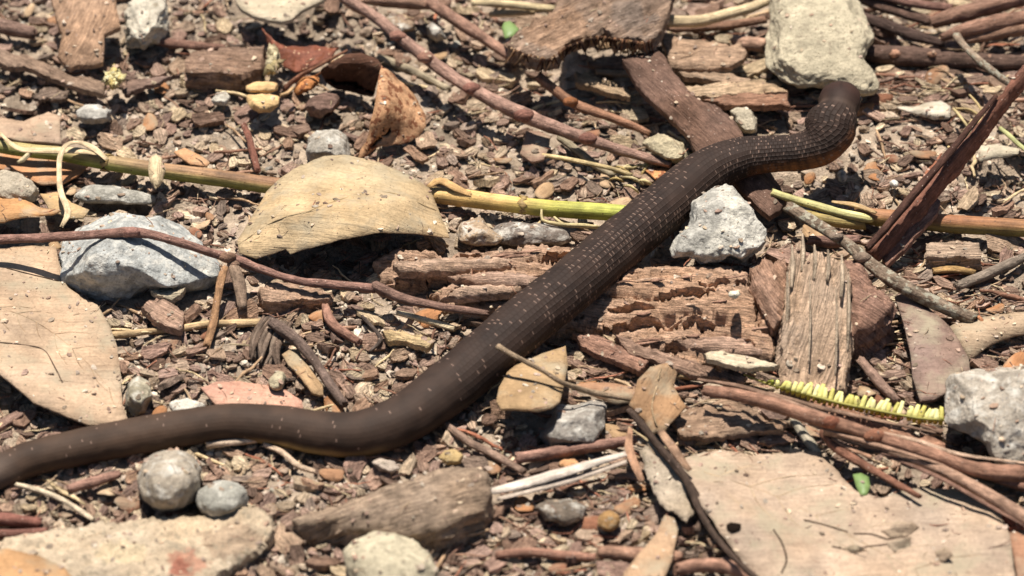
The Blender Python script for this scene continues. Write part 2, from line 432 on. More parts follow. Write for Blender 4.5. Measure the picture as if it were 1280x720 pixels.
def rock(name, poly, h=None, depth=.8, col='#bbb0a5', mat='granite', sub=5, rough=.06, facets=14, seed=None, boxy=.8, cut=(.72, .95), colfn=None, fs=1.4, tilt=18,
         parent=None, label=None, cat=None, group=None, cov=True, spread=.15):
    seed = seed if seed is not None else rnd.randrange(9999)
    poly = np.asarray(poly, float)
    if cov: cover(poly)
    c = (poly.min(0)+poly.max(0))/2
    sz = (poly.max(0)-poly.min(0))/2*SPX
    # radial outline
    d = poly-c; th = np.arctan2(-d[:, 1], d[:, 0]); tq = np.linspace(-math.pi, math.pi, 361)
    rr = np.zeros(361)
    m = len(poly)
    for i, t in enumerate(tq):
        dx, dy = math.cos(t), -math.sin(t); best = 0
        for k in range(m):
            a = d[k]; b = d[(k+1) % m]; e = b-a; den = dx*e[1]-dy*e[0]
            if abs(den) < 1e-9: continue
            s = (a[0]*e[1]-a[1]*e[0])/den; uq = (a[0]*dy-a[1]*dx)/den
            if s > 0 and -1e-6 <= uq <= 1+1e-6: best = max(best, s)
        rr[i] = best
    rr = np.convolve(np.concatenate([rr[-8:-1], rr, rr[1:8]]), np.ones(7)/7, 'same')[7:-7]*SPX
    v, f = ICO[sub]; v = v.copy()
    r = np.random.default_rng(seed)
    for k in range(facets):
        n = r.normal(size=3); n /= np.linalg.norm(n); n[2] = abs(n[2]); o = r.uniform(*cut)
        dt = v@n-o; v -= np.where(dt > 0, dt, 0)[:, None]*n*.92
    rho = np.hypot(v[:, 0], v[:, 1]); th = np.arctan2(v[:, 1], v[:, 0])
    Rt = np.interp(th, tq, rr)
    rp = np.sin(np.arctan2(rho, np.abs(v[:, 2])))**boxy * np.sqrt((v**2).sum(1))
    X = np.cos(th)*Rt*rp; Y = np.sin(th)*Rt*rp; D = sz.min()*depth*2
    Z = v[:, 2]*D
    nz = fbm(np.stack([X, Y, Z], 1)*fs/max(.5, sz.max()*.5), seed, 5, .55)
    k = 1+rough*1.5*nz
    k = k*(1+.035*fbm(np.stack([X, Y, Z], 1)*3.2, seed+11, 3)); X, Y, Z = X*k, Y*k, Z*k
    h = sz[1]*.75 if h is None else h
    cw = P(c[0], c[1], h)
    ph = math.radians(tilt); e = np.array([0, math.cos(ph), math.sin(ph)])/math.sin(DEP+ph)
    V = cw + X[:, None]*rgt + Y[:, None]*e - Z[:, None]*fwd
    V = V + .02*fbm(V*6, seed+7, 3)[:, None]
    col_ = hx(col)[None, :]*np.ones((len(V), 1))*(1+spread*2*fbm(V*.9, seed+2, 4)[:, None])
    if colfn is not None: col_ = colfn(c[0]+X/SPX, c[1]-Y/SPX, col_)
    return link(name, V, f, mat, col_, V[:, :2], True if rough < .2 else False, parent, label, cat, group)

def ell(cx, cy, rx, ry, n=14, k=.12, seed=1):
    r = np.random.default_rng(int(seed+cx*3+cy)); a = np.arange(n)/n*2*math.pi
    q = 1+r.uniform(-k, k, n)
    return [(cx+rx*q[i]*math.cos(a[i]), cy+ry*q[i]*math.sin(a[i])) for i in range(n)]
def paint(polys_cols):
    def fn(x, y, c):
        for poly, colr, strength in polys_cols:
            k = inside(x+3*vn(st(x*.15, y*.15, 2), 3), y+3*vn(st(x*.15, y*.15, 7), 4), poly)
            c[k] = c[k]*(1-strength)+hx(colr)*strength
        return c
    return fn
#@@HEROES@@

# ================================================================== the snake
def snake_material():
    m = bpy.data.materials.new('snake_skin'); m.use_nodes = True; N = m.node_tree.nodes; L = m.node_tree.links
    b = N['Principled BSDF']; b.inputs['Roughness'].default_value = .72; b.inputs['Specular IOR Level'].default_value = .22
    uv = N.new('ShaderNodeUVMap'); s = N.new('ShaderNodeSeparateXYZ'); L.new(uv.outputs[0], s.inputs[0])
    def M(op, a, b_=None, c=None):
        x = N.new('ShaderNodeMath'); x.operation = op
        for i, q in enumerate((a, b_, c)):
            if q is None: continue
            if hasattr(q, 'links'): L.new(q, x.inputs[i])
            else: x.inputs[i].default_value = q
        return x.outputs[0]
    t = M('MULTIPLY', s.outputs[1], 30/(2*math.pi)); row = M('FLOOR', t)
    a = M('MULTIPLY_ADD', s.outputs[0], 1/.22, M('MULTIPLY', row, .5))
    p, q = a, t
    fp, fq = M('FRACT', p), M('FRACT', q)
    ep = M('ABSOLUTE', M('SUBTRACT', fp, .5)); eq = M('ABSOLUTE', M('SUBTRACT', fq, .5))
    edge = M('MULTIPLY', M('MAXIMUM', ep, eq), 2.0)
    keel = M('MULTIPLY', eq, .6)
    height = M('SUBTRACT', M('SUBTRACT', 1.0, M('POWER', edge, 5.0)), keel)
    cell = N.new('ShaderNodeCombineXYZ'); L.new(M('FLOOR', p), cell.inputs[0]); L.new(M('FLOOR', q), cell.inputs[1])
    wn = N.new('ShaderNodeTexWhiteNoise'); wn.noise_dimensions = '2D'; L.new(cell.outputs[0], wn.inputs['Vector'])
    at = N.new('ShaderNodeAttribute'); at.attribute_name = 'tint'
    # pale skin between the scales, shows as short dashes at the scale tips (amount stored per vertex)
    am = N.new('ShaderNodeAttribute'); am.attribute_name = 'flecks'
    corner = M('MULTIPLY', M('GREATER_THAN', fp, M('MULTIPLY_ADD', wn.outputs['Value'], -.2, .92)), M('LESS_THAN', eq, M('MULTIPLY_ADD', wn.outputs['Value'], .22, .12)))
    dash = M('MULTIPLY', corner, M('GREATER_THAN', M('ADD', wn.outputs['Value'], am.outputs['Fac']), 1.0))
    mr = N.new('ShaderNodeMapRange'); L.new(wn.outputs['Value'], mr.inputs[0]); mr.inputs[3].default_value = .86; mr.inputs[4].default_value = 1.14
    dk = M('SUBTRACT', 1.0, M('MULTIPLY', M('POWER', edge, 7.0), .1))
    v = M('MULTIPLY', mr.outputs[0], dk)
    x = N.new('ShaderNodeMix'); x.data_type = 'RGBA'; x.blend_type = 'MULTIPLY'; x.inputs[0].default_value = 1
    L.new(at.outputs['Color'], x.inputs[6]); vv_ = M('MULTIPLY_ADD', M('SUBTRACT', v, 1.0), M('MINIMUM', M('MULTIPLY_ADD', am.outputs['Fac'], 3.0, .15), 1.0), 1.0); L.new(vv_, x.inputs[7])
    tc = N.new('ShaderNodeTexCoord'); nn = N.new('ShaderNodeTexNoise'); nn.inputs['Scale'].default_value = .8; nn.inputs['Detail'].default_value = 5; L.new(tc.outputs['Object'], nn.inputs['Vector'])
    r2 = N.new('ShaderNodeMapRange'); L.new(nn.outputs[0], r2.inputs[0])
    for i, k in ((1, .3), (2, .7), (3, .75), (4, 1.3)): r2.inputs[i].default_value = k
    x3 = N.new('ShaderNodeMix'); x3.data_type = 'RGBA'; x3.blend_type = 'MULTIPLY'; x3.inputs[0].default_value = 1
    L.new(x.outputs[2], x3.inputs[6]); L.new(r2.outputs[0], x3.inputs[7])
    x2 = N.new('ShaderNodeMix'); x2.data_type = 'RGBA'; x2.inputs[7].default_value = (*rgb('#80685a'), 1)
    L.new(M('MULTIPLY', dash, .8), x2.inputs[0]); L.new(x3.outputs[2], x2.inputs[6])
    L.new(x2.outputs[2], b.inputs['Base Color'])
    bp = N.new('ShaderNodeBump'); bp.inputs['Strength'].default_value = .8; bp.inputs['Distance'].default_value = .03
    sm_ = M('MINIMUM', M('MULTIPLY_ADD', am.outputs['Fac'], 3.0, .06), 1.0); L.new(M('MULTIPLY', height, sm_), bp.inputs['Height']); L.new(bp.outputs[0], b.inputs['Normal'])
    MATS['snake_skin'] = m
snake_material()

SN = [(-70,612,.8,23),(0,590,.8,24),(40,573,.85,25),(120,555,.9,26),(200,540,.9,26.5),(280,528,.9,26),(340,531,1.0,27.5),(400,541,1.0,30),(450,542,1.1,31.5),(505,523,1.2,34),
      (555,488,1.3,36.5),(600,451,1.6,37),(655,404,2.0,37),(712,358,2.3,36.5),(777,303,2.4,36),(832,257,2.3,35),(880,217,2.1,33),(922,198,2.1,30),(960,193,2.3,27),
      (998,190,2.6,26),(1022,182,2.9,29),(1034,168,3.3,33),(1039,155,3.6,33.5),(1044,145,3.8,30),(1047,137,3.9,26),(1049,129,4.0,27),(1051,121,3.95,25),(1052,114,3.8,17),(1053,110,3.6,8)]
SN = np.array(SN, float); SN[:19, 3] *= .955; SN[:6, 3] *= .97
_d = SN[:, [0, 1, 3]]; _sg = [max(2, int(np.hypot(*(SN[i+1]-SN[i])[:2])/3.6)) for i in range(len(SN)-1)]
FR = lambda k: sum(_sg[:k])/sum(_sg)
HT = FR(next(i for i in range(len(SN)) if SN[i, 0] > 1040 and SN[i, 1] < 145))
NK = FR(next(i for i in range(len(SN)) if SN[i, 0] > 915))
snake = thing('snake', 'dark brown snake stretched diagonally across the leaf litter with its head raised', 'snake', 640, 400)
def snake_col(t, an, c):
    # t: along the body 0..1, an: angle round it (0 = flank toward the viewer, pi/2 = back)
    a = (an+math.pi) % (2*math.pi)-math.pi
    tail = np.clip((.55-t)/.35, 0, 1)[:, None]
    base = hx('#30231c')*(1-tail)+hx('#463529')*tail
    base = base*(1+0*t[:, None])
    belly = np.clip((-.45-a)/.35, 0, 1)*(a > -2.9)
    wig = .25*fbm(st(t*40, a*.6, 1), 3, 2)
    neckband = np.clip((t-NK)/.03, 0, 1)*np.clip((HT-.01-t)/.02, 0, 1)*np.clip((.42+wig-a)/.2, 0, 1)*np.clip((a+.75)/.2, 0, 1)
    yel = np.clip((t-.29)/.04, 0, 1)*np.clip((.43-t)/.06, 0, 1)*np.clip((.05+wig*.5-a)/.3, 0, 1)
    c = base*(1-.8*belly[:, None])+hx('#573a2c')*.8*belly[:, None]
    c = c*(1-yel[:, None]*.75)+hx('#a88d5c')*yel[:, None]*.75
    nb_ = neckband*(.45+.55*(np.sin(t*900) > -.3))*(.8+.5*fbm(st(t*120, a*4, 0), 6, 2)); c = c*(1-nb_[:, None]*.75)+hx('#a3683e')*nb_[:, None]*.75
    hd = np.clip((t-HT)/.008, 0, 1)[:, None]; c = c*(1-hd)+hx('#35221b')*hd
    lp = np.clip((.075-t)/.05, 0, 1)[:, None]; c = c*(1-lp*.6)+hx('#6b6058')*lp*.6
    c = c*(1+.18*fbm(st(t*60, a*2.5, 5), 12, 3)[:, None])
    rg_ = np.exp(-((t-HT)/.003)**2)*np.clip(.5+fbm(st(a*2, t*9, 3), 9, 2), 0, 1); c = c*(1-.25*rg_[:, None])+hx('#8a7060')*.25*rg_[:, None]
    sm = np.exp(-((a-1.57)/.07)**2)*(t > HT+.008)+.8*np.exp(-((t-HT-.016)/.0022)**2)+.6*np.exp(-((np.abs(a-1.57)-.75)/.08)**2)*(t > HT+.014); sm = np.clip(sm, 0, 1)[:, None]*.55; c = c*(1-sm)+hx('#1c110d')*sm
    return c
body = stick('body', np.array([[a, b, h] for a, b, h, r in SN]), SN[:, 3], mat='snake_skin', sides=44, step=3.6, flat=.86, rough=.025, jag=.1, colfn=snake_col, parent=snake)
body.data.materials.clear(); body.data.materials.append(MATS['snake_skin'])
me = body.data; nv = len(me.vertices); n = (nv-2)//44
_co = np.zeros(nv*3, np.float32); me.vertices.foreach_get('co', _co); _co = _co.reshape(-1, 3).astype(float)
_t = np.repeat(np.linspace(0, 1, n), 44); _a = np.tile(np.arange(44)/44*2*math.pi, n); _r = _co[:-2].reshape(n, 44, 3); _ctr = np.repeat(_r.mean(1), 44, 0)
_k = 1-.06*np.exp(-((_t-HT)/.005)**2)+.10*np.exp(-((_t-HT-.018)/.006)**2)*(np.exp(-((_a-.35)/.35)**2)+np.exp(-((_a-2.79)/.35)**2))-.07*np.exp(-((_a-1.57)/.3)**2)*(_t > HT+.01)
_k *= 1+.022*fbm(np.stack([np.cos(_a)*1.5, np.sin(_a)*1.5, _t*42], -1), 77, 3)
_co[:-2] = _ctr+(_co[:-2]-_ctr)*_k[:, None]
me.vertices.foreach_set('co', _co.astype(np.float32).ravel()); me.update()
tt_ = np.repeat(np.linspace(0, 1, n), 44); tt_ = np.concatenate([tt_, [0, 1]]); an = np.concatenate([np.tile(np.arange(44)/44*2*math.pi, n), [0, 0]])
fl = np.clip((tt_-.48)/.15, 0, 1)*(.36+.5*fbm(st(tt_*14, an*.8, 0), 8, 3))+.02
fl = np.clip(fl, 0, .8)*np.clip((HT-tt_)/.01, 0, 1)
at = me.attributes.new('flecks', 'FLOAT', 'POINT'); at.data.foreach_set('value', fl.astype(np.float32))
co = np.zeros(nv*3, np.float32); me.vertices.foreach_get('co', co); co = co.reshape(-1, 3)
# UV: length in cm, angle round the body; a seam-free angle per corner
vi = np.zeros(len(me.loops), np.int32); me.loops.foreach_get('vertex_index', vi)
ul = me.uv_layers['UVMap']; uvv = np.zeros(len(vi)*2, np.float32); ul.data.foreach_get('uv', uvv); uvv = uvv.reshape(-1, 2)
ca = an[vi].copy()
for p_ in me.polygons:
    ls = list(p_.loop_indices)
    if max(ca[ls])-min(ca[ls]) > 3:
        for l_ in ls:
            if ca[l_] < 1: ca[l_] += 2*math.pi
uvv[:, 1] = ca; ul.data.foreach_set('uv', uvv.ravel().astype(np.float32))
# fold behind the head: a shallow groove and ridge round the neck, a flatter crown
def snake_dots():
    for s in (-1, 1):
        v, f = ICO[2]
        p = P(1050+s*23.6, 124, 4.08)
        link('eye', v*.15+p, f, 'eye', hx('#0c0807')[None, :]*np.ones((len(v), 1)), parent=snake)
material('eye', rough=.15, spec=.8, var=.02, bump=.0)
snake_dots()
cv = catmull(SN[:, [0, 1, 3]], 4)
tn = np.gradient(cv[:, :2], axis=0); nr = np.stack([-tn[:, 1], tn[:, 0]], 1); nr /= np.hypot(nr[:, 0], nr[:, 1])[:, None]
cover(np.concatenate([cv[:, :2]+nr*cv[:, 2:]*.8, (cv[:, :2]-nr*cv[:, 2:]*.8)[::-1]]))
hero(1045, 140, "the snake's head"); hero(715, 356, "the middle of the snake"); hero(450, 540, "the low bend of the snake"); hero(150, 548, "the snake's hind end"); hero(930, 200, "the snake's neck")

# ================================================================== leaves
def side_veins(mid, L_, n, ang, **k):
    m = catmull(np.array(mid, float), 12); out = []
    for i in range(n):
        p = m[int((i+.6)/n*(len(m)-1))]
        for s_ in (-1, 1):
            a = ang+s_*rnd.uniform(.65, .85); l_ = L_*rnd.uniform(.75, 1.1); out.append([(p[0], p[1]), (p[0]+l_*.5*math.cos(a), p[1]+l_*.5*math.sin(a)*.7), (p[0]+l_*math.cos(a+s_*-.15), p[1]+l_*math.sin(a+s_*-.15)*.7)])
    return out
def leaf(name, label, poly, veins=(), hv=.0, vr=1.6, vcol='#a98960', short=None, vname='midrib', petiole=None, fine=(), fcol='#a88d66', **kw):
    c = np.mean(poly, 0)[:2]
    t = thing(name, label, 'leaf', *c)
    b = sheet('blade', poly, parent=t, **kw)
    for v in veins:
        v = [(q[0], q[1], on_sheet(q[0], q[1], vr*SPX*.35)) for q in catmull(np.array([w_[:2] for w_ in v], float), 4)]
        stick(vname, v, vr,  col=vcol, mat='twig_bark', sides=6, parent=t, cov=False, rough=.15)
    for v in fine:
        v = [q for q in catmull(np.array(v, float), 4) if inside(np.array([q[0]]), np.array([q[1]]), np.array(poly)[:, :2])[0]]
        if len(v) > 3: stick('vein', [(q[0], q[1], on_sheet(q[0], q[1], -.012)) for q in v], [.8, .7, .4], col=fcol, mat='dry_leaf', sides=5, parent=t, cov=False, rough=.2)
    if petiole: stick('petiole', *petiole, parent=t, sides=8)
    if short: hero(*c, short)
    return t

leaf('dry_leaf', 'large tan domed dry leaf lying over the green stalk left of the snake',
     [(297,300),(313,273),(333,240),(350,222),(375,207),(405,195),(435,194),(475,203),(515,221),(537,235),(545,253),(562,297),(523,292),(477,290),(427,298),(395,307),(363,317),(357,311),(320,323),(299,316)],
     z=[1.3,1.3,1.5,1.8,1.9,2.0,2.0,1.9,1.6,1.4,1.3,1.4,2.1,2.6,2.6,2.3,1.9,1.8,1.2,1.0], dome=.45, thick=.04, col='#c6a97e', amp=.12, hfn=lambda x, y: .75*np.exp(-np.abs((y-262)-(x-420)*-.13)/26)*np.clip((x-300)/60, 0, 1)*np.clip((565-x)/90, 0, 1), colfn=lambda x, y, c: c*(1-np.clip((245-y)/40, 0, .5)[:, None])+hx('#b3a280')*np.clip((245-y)/40, 0, .5)[:, None], res=8, smooth=False, rag=.5, ang=-8,
     veins=[[(300,305),(325,287),(355,272),(400,262)]], vr=.9, vcol='#a88c62', fine=[[(318,300),(400,258),(480,240),(548,264)]], fcol='#bda376', short='the large domed tan leaf', gs=(.8,.8))
leaf('dry_leaf', 'broad flat light brown leaf at the left edge below the blue grey stone',
     [(-40,312),(0,310),(40,307),(70,308),(76,345),(86,360),(103,371),(122,381),(136,405),(146,432),(151,470),(153,505),(162,529),(110,531),(85,521),(42,503),(20,484),(0,467),(-40,440)],
     z=[.6,.7,.6,.5,.5,.5,.6,.7,.8,.9,.9,.9,.8,.9,1.2,1.5,1.6,1.5,1.2], thick=.08, col='#bb9f80', amp=.06, rag=.4, gs=(.4,.4), short='the broad flat leaf at the left edge',
     veins=[[(8,335,.75),(35,342,.72),(73,351,.6)],[(0,428,1.3),(28,431,1.2),(54,437,1.1),(68,458,1.05),(78,478,1.05)]], vr=.8, vcol='#5d4634', vname='crease', fine=[[(-20,380),(40,400),(95,440),(150,500)]]+side_veins([(-20,380),(40,400),(95,440),(150,500)], 60, 7, .6), fcol='#a88c6c')
leaf('dry_leaf', 'large cracked pale beige leaf filling the lower right foreground',
     [(858,572),(880,566),(905,564),(935,569),(960,567),(1000,566),(1020,565),(1040,581),(1056,598),(1072,612),(1100,622),(1130,614),(1160,610),(1200,612),(1230,616),(1246,636),(1262,670),(1272,740),(960,745),(945,722),(905,672),(872,622),(852,592)],
     z=[.9,.8,.9,1.1,1.0,.8,.8,.9,1.2,1.4,1.2,.9,.7,.8,1.0,1.2,1.3,1.1,.9,1.1,1.4,1.6,1.2], dome=.2, thick=.06, col='#b89f84', amp=.22, rag=1.2, res=9, gs=(.35,.35), short='the cracked pale leaf', seed=12,
     veins=[[(1067,667,1.4),(1090,668,1.5),(1110,674,1.5),(1126,670,1.45)],[(1040,683,1.4),(1062,687,1.5),(1086,683,1.6),(1110,680,1.6),(1126,676,1.45)],[(1125,664,1.45),(1138,656,1.55),(1146,660,1.5)],[(967,662,1.2),(978,680,1.2),(983,700,1.2),(977,716,1.2)],[(1005,650,1.3),(1030,656,1.35),(1060,665,1.3)]],
     vr=1.1, vcol='#5c4634', vname='crack_shade_line', fine=[[(880,590),(980,625),(1100,690),(1200,740)]]+side_veins([(880,590),(980,625),(1100,690),(1200,740)], 95, 8, .4), fcol='#ae9676')  # dark lines drawn in place of the shade inside open cracks
wl = [o for o in C.objects if o.get('label', '').startswith('large cracked pale')][0]
for pl in ([(1100,664),(1120,656),(1140,652),(1150,660),(1132,670),(1112,673)], [(1108,680),(1126,674),(1140,670),(1136,682),(1118,690)], [(1168,690),(1182,684),(1190,694),(1176,702)], [(1048,684),(1070,682),(1086,688),(1066,692)]):
    hh = [on_sheet(a, b, .02) for a, b in pl]; hh[1] += .35; hh[2] += .3
    keep = dict(LAST); sheet('torn_flap', pl, z=hh, thick=.05, col='#a08a70', res=5, amp=.12, rag=1.6, gs=(3,3), parent=wl, cov=False); LAST.update(keep)
sheet('hole_shade_patch', ell(917,659,11,7,10,.3), z=on_sheet(917,659,.05), thick=.03, col='#1d130d', mat='bark', cov=False, res=4, amp=.02, parent=wl)  # dark sheet laid on the blade for the shade in a hole
leaf('dry_leaf', 'stubby tan leaf end propped up under the middle of the snake beside its dark shadow',
     [(620,502),(624,484),(634,465),(652,450),(680,441),(707,432),(710,456),(705,482),(700,502),(690,509),(672,513),(640,511),(626,511)],
     z=[2.2,2.0,1.7,1.5,1.4,1.3,1.6,2.0,2.4,2.5,2.5,2.4,2.3], thick=.1, dome=.15, col='#b3946c', rag=.35, res=7, amp=.04, short='the propped stubby tan leaf',
     veins=[[(628,470,2.1),(655,474,2.2),(680,480,2.2),(705,486,2.25)]], vr=1.0, vcol='#5b432c')
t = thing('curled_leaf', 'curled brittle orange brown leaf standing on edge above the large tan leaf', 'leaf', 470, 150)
sheet('blade', [(477,82),(490,90),(500,99),(517,117),(532,143),(532,158),(524,170),(510,177),(495,180),(477,182),(465,188),(457,194),(447,197),(452,186),(458,176),(462,158),(467,140),(470,117),(473,97)],
      z=[3.0,2.7,2.4,1.7,1.1,.9,.7,.7,.8,.9,.7,.5,.4,.7,1.2,1.8,2.4,2.9,3.0], thick=.05, dome=.35, col='#b58a66', mat='orange_leaf', res=6, amp=.12, rag=.8, gs=(1.5,1.5), parent=t)
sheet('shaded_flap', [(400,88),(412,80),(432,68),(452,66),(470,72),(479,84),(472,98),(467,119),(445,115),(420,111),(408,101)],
      z=[1.6,2.2,2.7,2.9,2.9,3.0,2.2,.7,.4,.4,.8], thick=.07, col='#57382a', mat='smooth_bark', res=6, amp=.08, parent=t)  # underside brown, with the shade of this half put into the colour
sheet('torn_lobe', [(327,34),(345,52),(358,60),(378,58),(400,57),(425,59),(412,76),(390,84),(370,90),(355,84),(340,70)], z=[1.6,1.6,1.2,1.2,1.4,1.7,1.3,1.0,.8,.8,1.0], thick=.07, col='#7d4a37', mat='orange_leaf', res=7, amp=.22, rag=1.6, parent=t)
stick('petiole', [(355,112,.5),(372,97,1.1),(393,85,1.7),(415,73,2.2),(434,63,2.5)], [4,3,2.4,2.2,1.8], col='#8d5638', sides=8, parent=t)
stick('rib', [(394,95,1.0),(405,88,1.6),(418,76,2.2)], 1.6, col='#a56c3f', sides=6, parent=t)
sheet('orange_flake', [(367,111),(374,101),(382,94),(399,97),(395,106),(380,115),(371,118)], z=[.5,.8,1.0,.9,.8,.7,.5], dome=.3, thick=.07, col='#c58450', mat='orange_leaf', res=5, smooth=True, parent=t)
hero(490, 130, 'the curled orange leaf')
leaf('dry_leaf', 'flat weathered beige leaf piece above the left end of the green stalk',
     [(-30,150),(0,147),(30,152),(60,140),(75,145),(77,180),(40,177),(0,172),(-30,170)], z=.5, thick=.1, col='#b89c80', rag=.8, amp=.08, short='the weathered beige leaf piece')
leaf('dry_leaf', 'orange tan leaf tucked beneath the left end of the green stalk',
     [(-30,188),(0,190),(30,192),(70,193),(112,206),(98,219),(78,229),(50,230),(20,215),(-30,205)], z=[.4,.4,.4,.5,.5,.6,.7,.7,.5,.4], thick=.08, col='#c58f63', mat='dry_leaf', rag=.7, short='the orange tan leaf under the stalk')
leaf('dry_leaf', 'curved golden tan leaf at the left edge casting a deep shadow',
     [(-30,243),(0,243),(25,247),(50,259),(76,263),(70,267),(35,270),(10,275),(-30,283)], z=[1.5,1.5,1.6,1.6,1.5,1.6,1.9,2.0,1.9], thick=.08, col='#c69564', dome=.2, short='the golden leaf at the left edge')
leaf('dry_leaf', 'small pale tan leaf tip behind the drooping straw peel',
     [(50,242),(72,240),(90,253),(112,262),(104,272),(84,272),(62,262)], z=.9, thick=.07, col='#cba878', rag=.7)
leaf('dry_leaf', 'upright tan leaf flap left of the pale torn leaf in the foreground',
     [(813,459),(825,455),(838,454),(846,466),(842,482),(850,498),(858,507),(846,520),(831,538),(812,542),(805,525),(786,505),(793,492),(797,476)],
     z=[2.2,2.2,2.0,1.7,1.5,1.7,1.6,1.5,1.2,1.0,1.3,1.6,1.8,2.0], thick=.08, dome=.1, col='#ab8763', rag=.7, amp=.1, short='the upright tan leaf flap', ang=60,
     veins=[[(826,460,2.3),(820,485,2.2),(815,510,1.8),(822,535,1.4)]], vr=1.0)
leaf('dry_leaf', 'pinkish pale leaf scrap behind the low bend of the snake',
     [(250,484),(270,478),(300,476),(335,481),(355,487),(378,500),(380,512),(320,512),(270,505)], z=.6, thick=.1, col='#cf9c80', amp=.08, short='the pinkish leaf scrap')
leaf('dry_leaf', 'narrow golden beige leaf fragment above the low bend of the snake',
     [(353,443),(362,437),(371,437),(386,458),(403,480),(404,494),(390,492),(374,470),(360,456)], z=.8, thick=.1, col='#b8976f', ang=-55)
leaf('dry_leaf', 'brown triangular leaf lying at the end of the lichen covered stick',
     [(1119,371),(1132,366),(1142,371),(1165,388),(1188,408),(1200,428),(1211,448),(1213,464),(1196,470),(1190,487),(1170,498),(1150,502),(1141,472),(1138,440),(1130,405)],
     z=1.1, thick=.14, dome=.15, col='#8f7666', amp=.14, rag=.8, gs=(.8,.8), short='the brown triangular leaf')
leaf('dry_leaf', 'long tan leaf stretching to the right edge above the grey speckled rock',
     [(1186,408),(1205,400),(1230,396),(1255,392),(1300,388),(1300,412),(1270,418),(1240,428),(1212,448),(1200,430)], z=.9, thick=.08, dome=.3, col='#b49a7b', amp=.15, rag=1)
leaf('dry_leaf', 'small reddish orange leaf at the right edge beside the cracked pale leaf',
     [(1246,645),(1258,643),(1272,648),(1282,660),(1270,664),(1254,662)], z=1.2, thick=.07, col='#bf6443', mat='orange_leaf', rag=.5, res=5)
leaf('dry_leaf', 'brown leaf corner in the bottom right corner of the litter',
     [(1262,668),(1275,662),(1310,660),(1310,740),(1275,735),(1268,700)], z=1.3, thick=.08, col='#a37a5e', rag=.7)
leaf('dry_leaf', 'ochre brown leaf corner in the bottom left corner',
     [(-30,690),(10,686),(50,695),(80,708),(105,740),(-30,740)], z=2.2, thick=.1, col='#b28a60', rag=.5, dome=.2)
leaf('pale_leaf', 'round edged beige leaf at the top edge above a deep dark hollow',
     [(293,-12),(295,2),(302,12),(316,19),(335,25),(352,27),(364,24),(377,13),(400,2),(420,-12)], z=[1.8,1.8,1.9,2,2.1,2.1,2.1,2,1.8,1.8], thick=.2, col='#c6b495', rag=.4, short='the round edged leaf at the top edge')
leaf('dry_leaf', 'whitish papery leaf flake right of the rock behind the snake head',
     [(1121,134),(1140,133),(1160,128),(1176,126),(1188,133),(1188,147),(1168,148),(1148,143)], z=.6, thick=.07, dome=.25, col='#d3c7b0', rag=1.0, res=6)
leaf('dry_leaf', 'pale creased leaf under the raised bark ribbon at the right edge',
     [(1222,182),(1245,180),(1275,186),(1273,192),(1245,198),(1224,201)], z=.9, thick=.06, dome=.2, col='#c9ba9c', rag=.8, res=6)
leaf('skeleton_leaf', 'crumpled whitish grey leaf remnant on the dark twig beside the cracked pale leaf',
     [(801,562),(812,556),(826,560),(845,573),(856,590),(861,612),(868,640),(858,655),(845,641),(830,632),(820,618),(810,595)], z=1.3, thick=.06, dome=.2, col='#bfae9a', amp=.35, gs=(1.6,1.6), rag=2.2, res=5, mat='pale_stone')
leaf('dry_leaf', 'small brown leaf standing just below the long diagonal twig',
     [(658,164),(674,163),(688,170),(686,186),(680,200),(665,203),(650,192)], z=.8, thick=.1, col='#9e806a', rag=.8)
leaf('dry_leaf', 'small leaf scrap of orange hue against the snake and the pale stone',
     [(806,213),(822,210),(848,212),(846,220),(820,224)], z=.8, thick=.06, col='#cf8f5c', mat='orange_leaf', res=5)
leaf('dry_leaf', 'peach coloured leaf scrap lying behind the green stalk',
     [(218,190),(232,185),(246,192),(262,203),(258,208),(238,205)], z=.9, thick=.07, col='#d8a679', res=5)
leaf('dry_leaf', 'pale tan leaf strip sticking up at the bottom edge',
     [(831,644),(842,648),(848,662),(840,700),(822,740),(775,745),(780,715),(800,690),(820,668)], z=1.2, thick=.08, col='#bd9a76', ang=-70, rag=.7, short='the pale leaf strip at the bottom edge')
leaf('dry_leaf', 'brown leaf strip pinned under the thin twig right of the stubby leaf',
     [(712,482),(735,477),(762,478),(796,484),(794,502),(768,504),(738,493)], z=1.0, thick=.07, dome=.2, col='#a07a5c', rag=.7)

# ================================================================== wood and bark
def slab(name, label, cat, poly, short=None, **kw):
    kw.setdefault('thick', .8); kw.setdefault('mat', 'bark'); kw.setdefault('amp', .3); kw.setdefault('rag', 1.6); kw.setdefault('res', 5)
    kw.setdefault('gs', (.5, 2.5)); kw.setdefault('cracks', .1 if kw['mat'] != 'smooth_bark' else .04)
    o = sheet(name, poly, label=label, cat=cat, **kw)
    if short: hero(*np.mean(poly, 0)[:2], short)
    return o

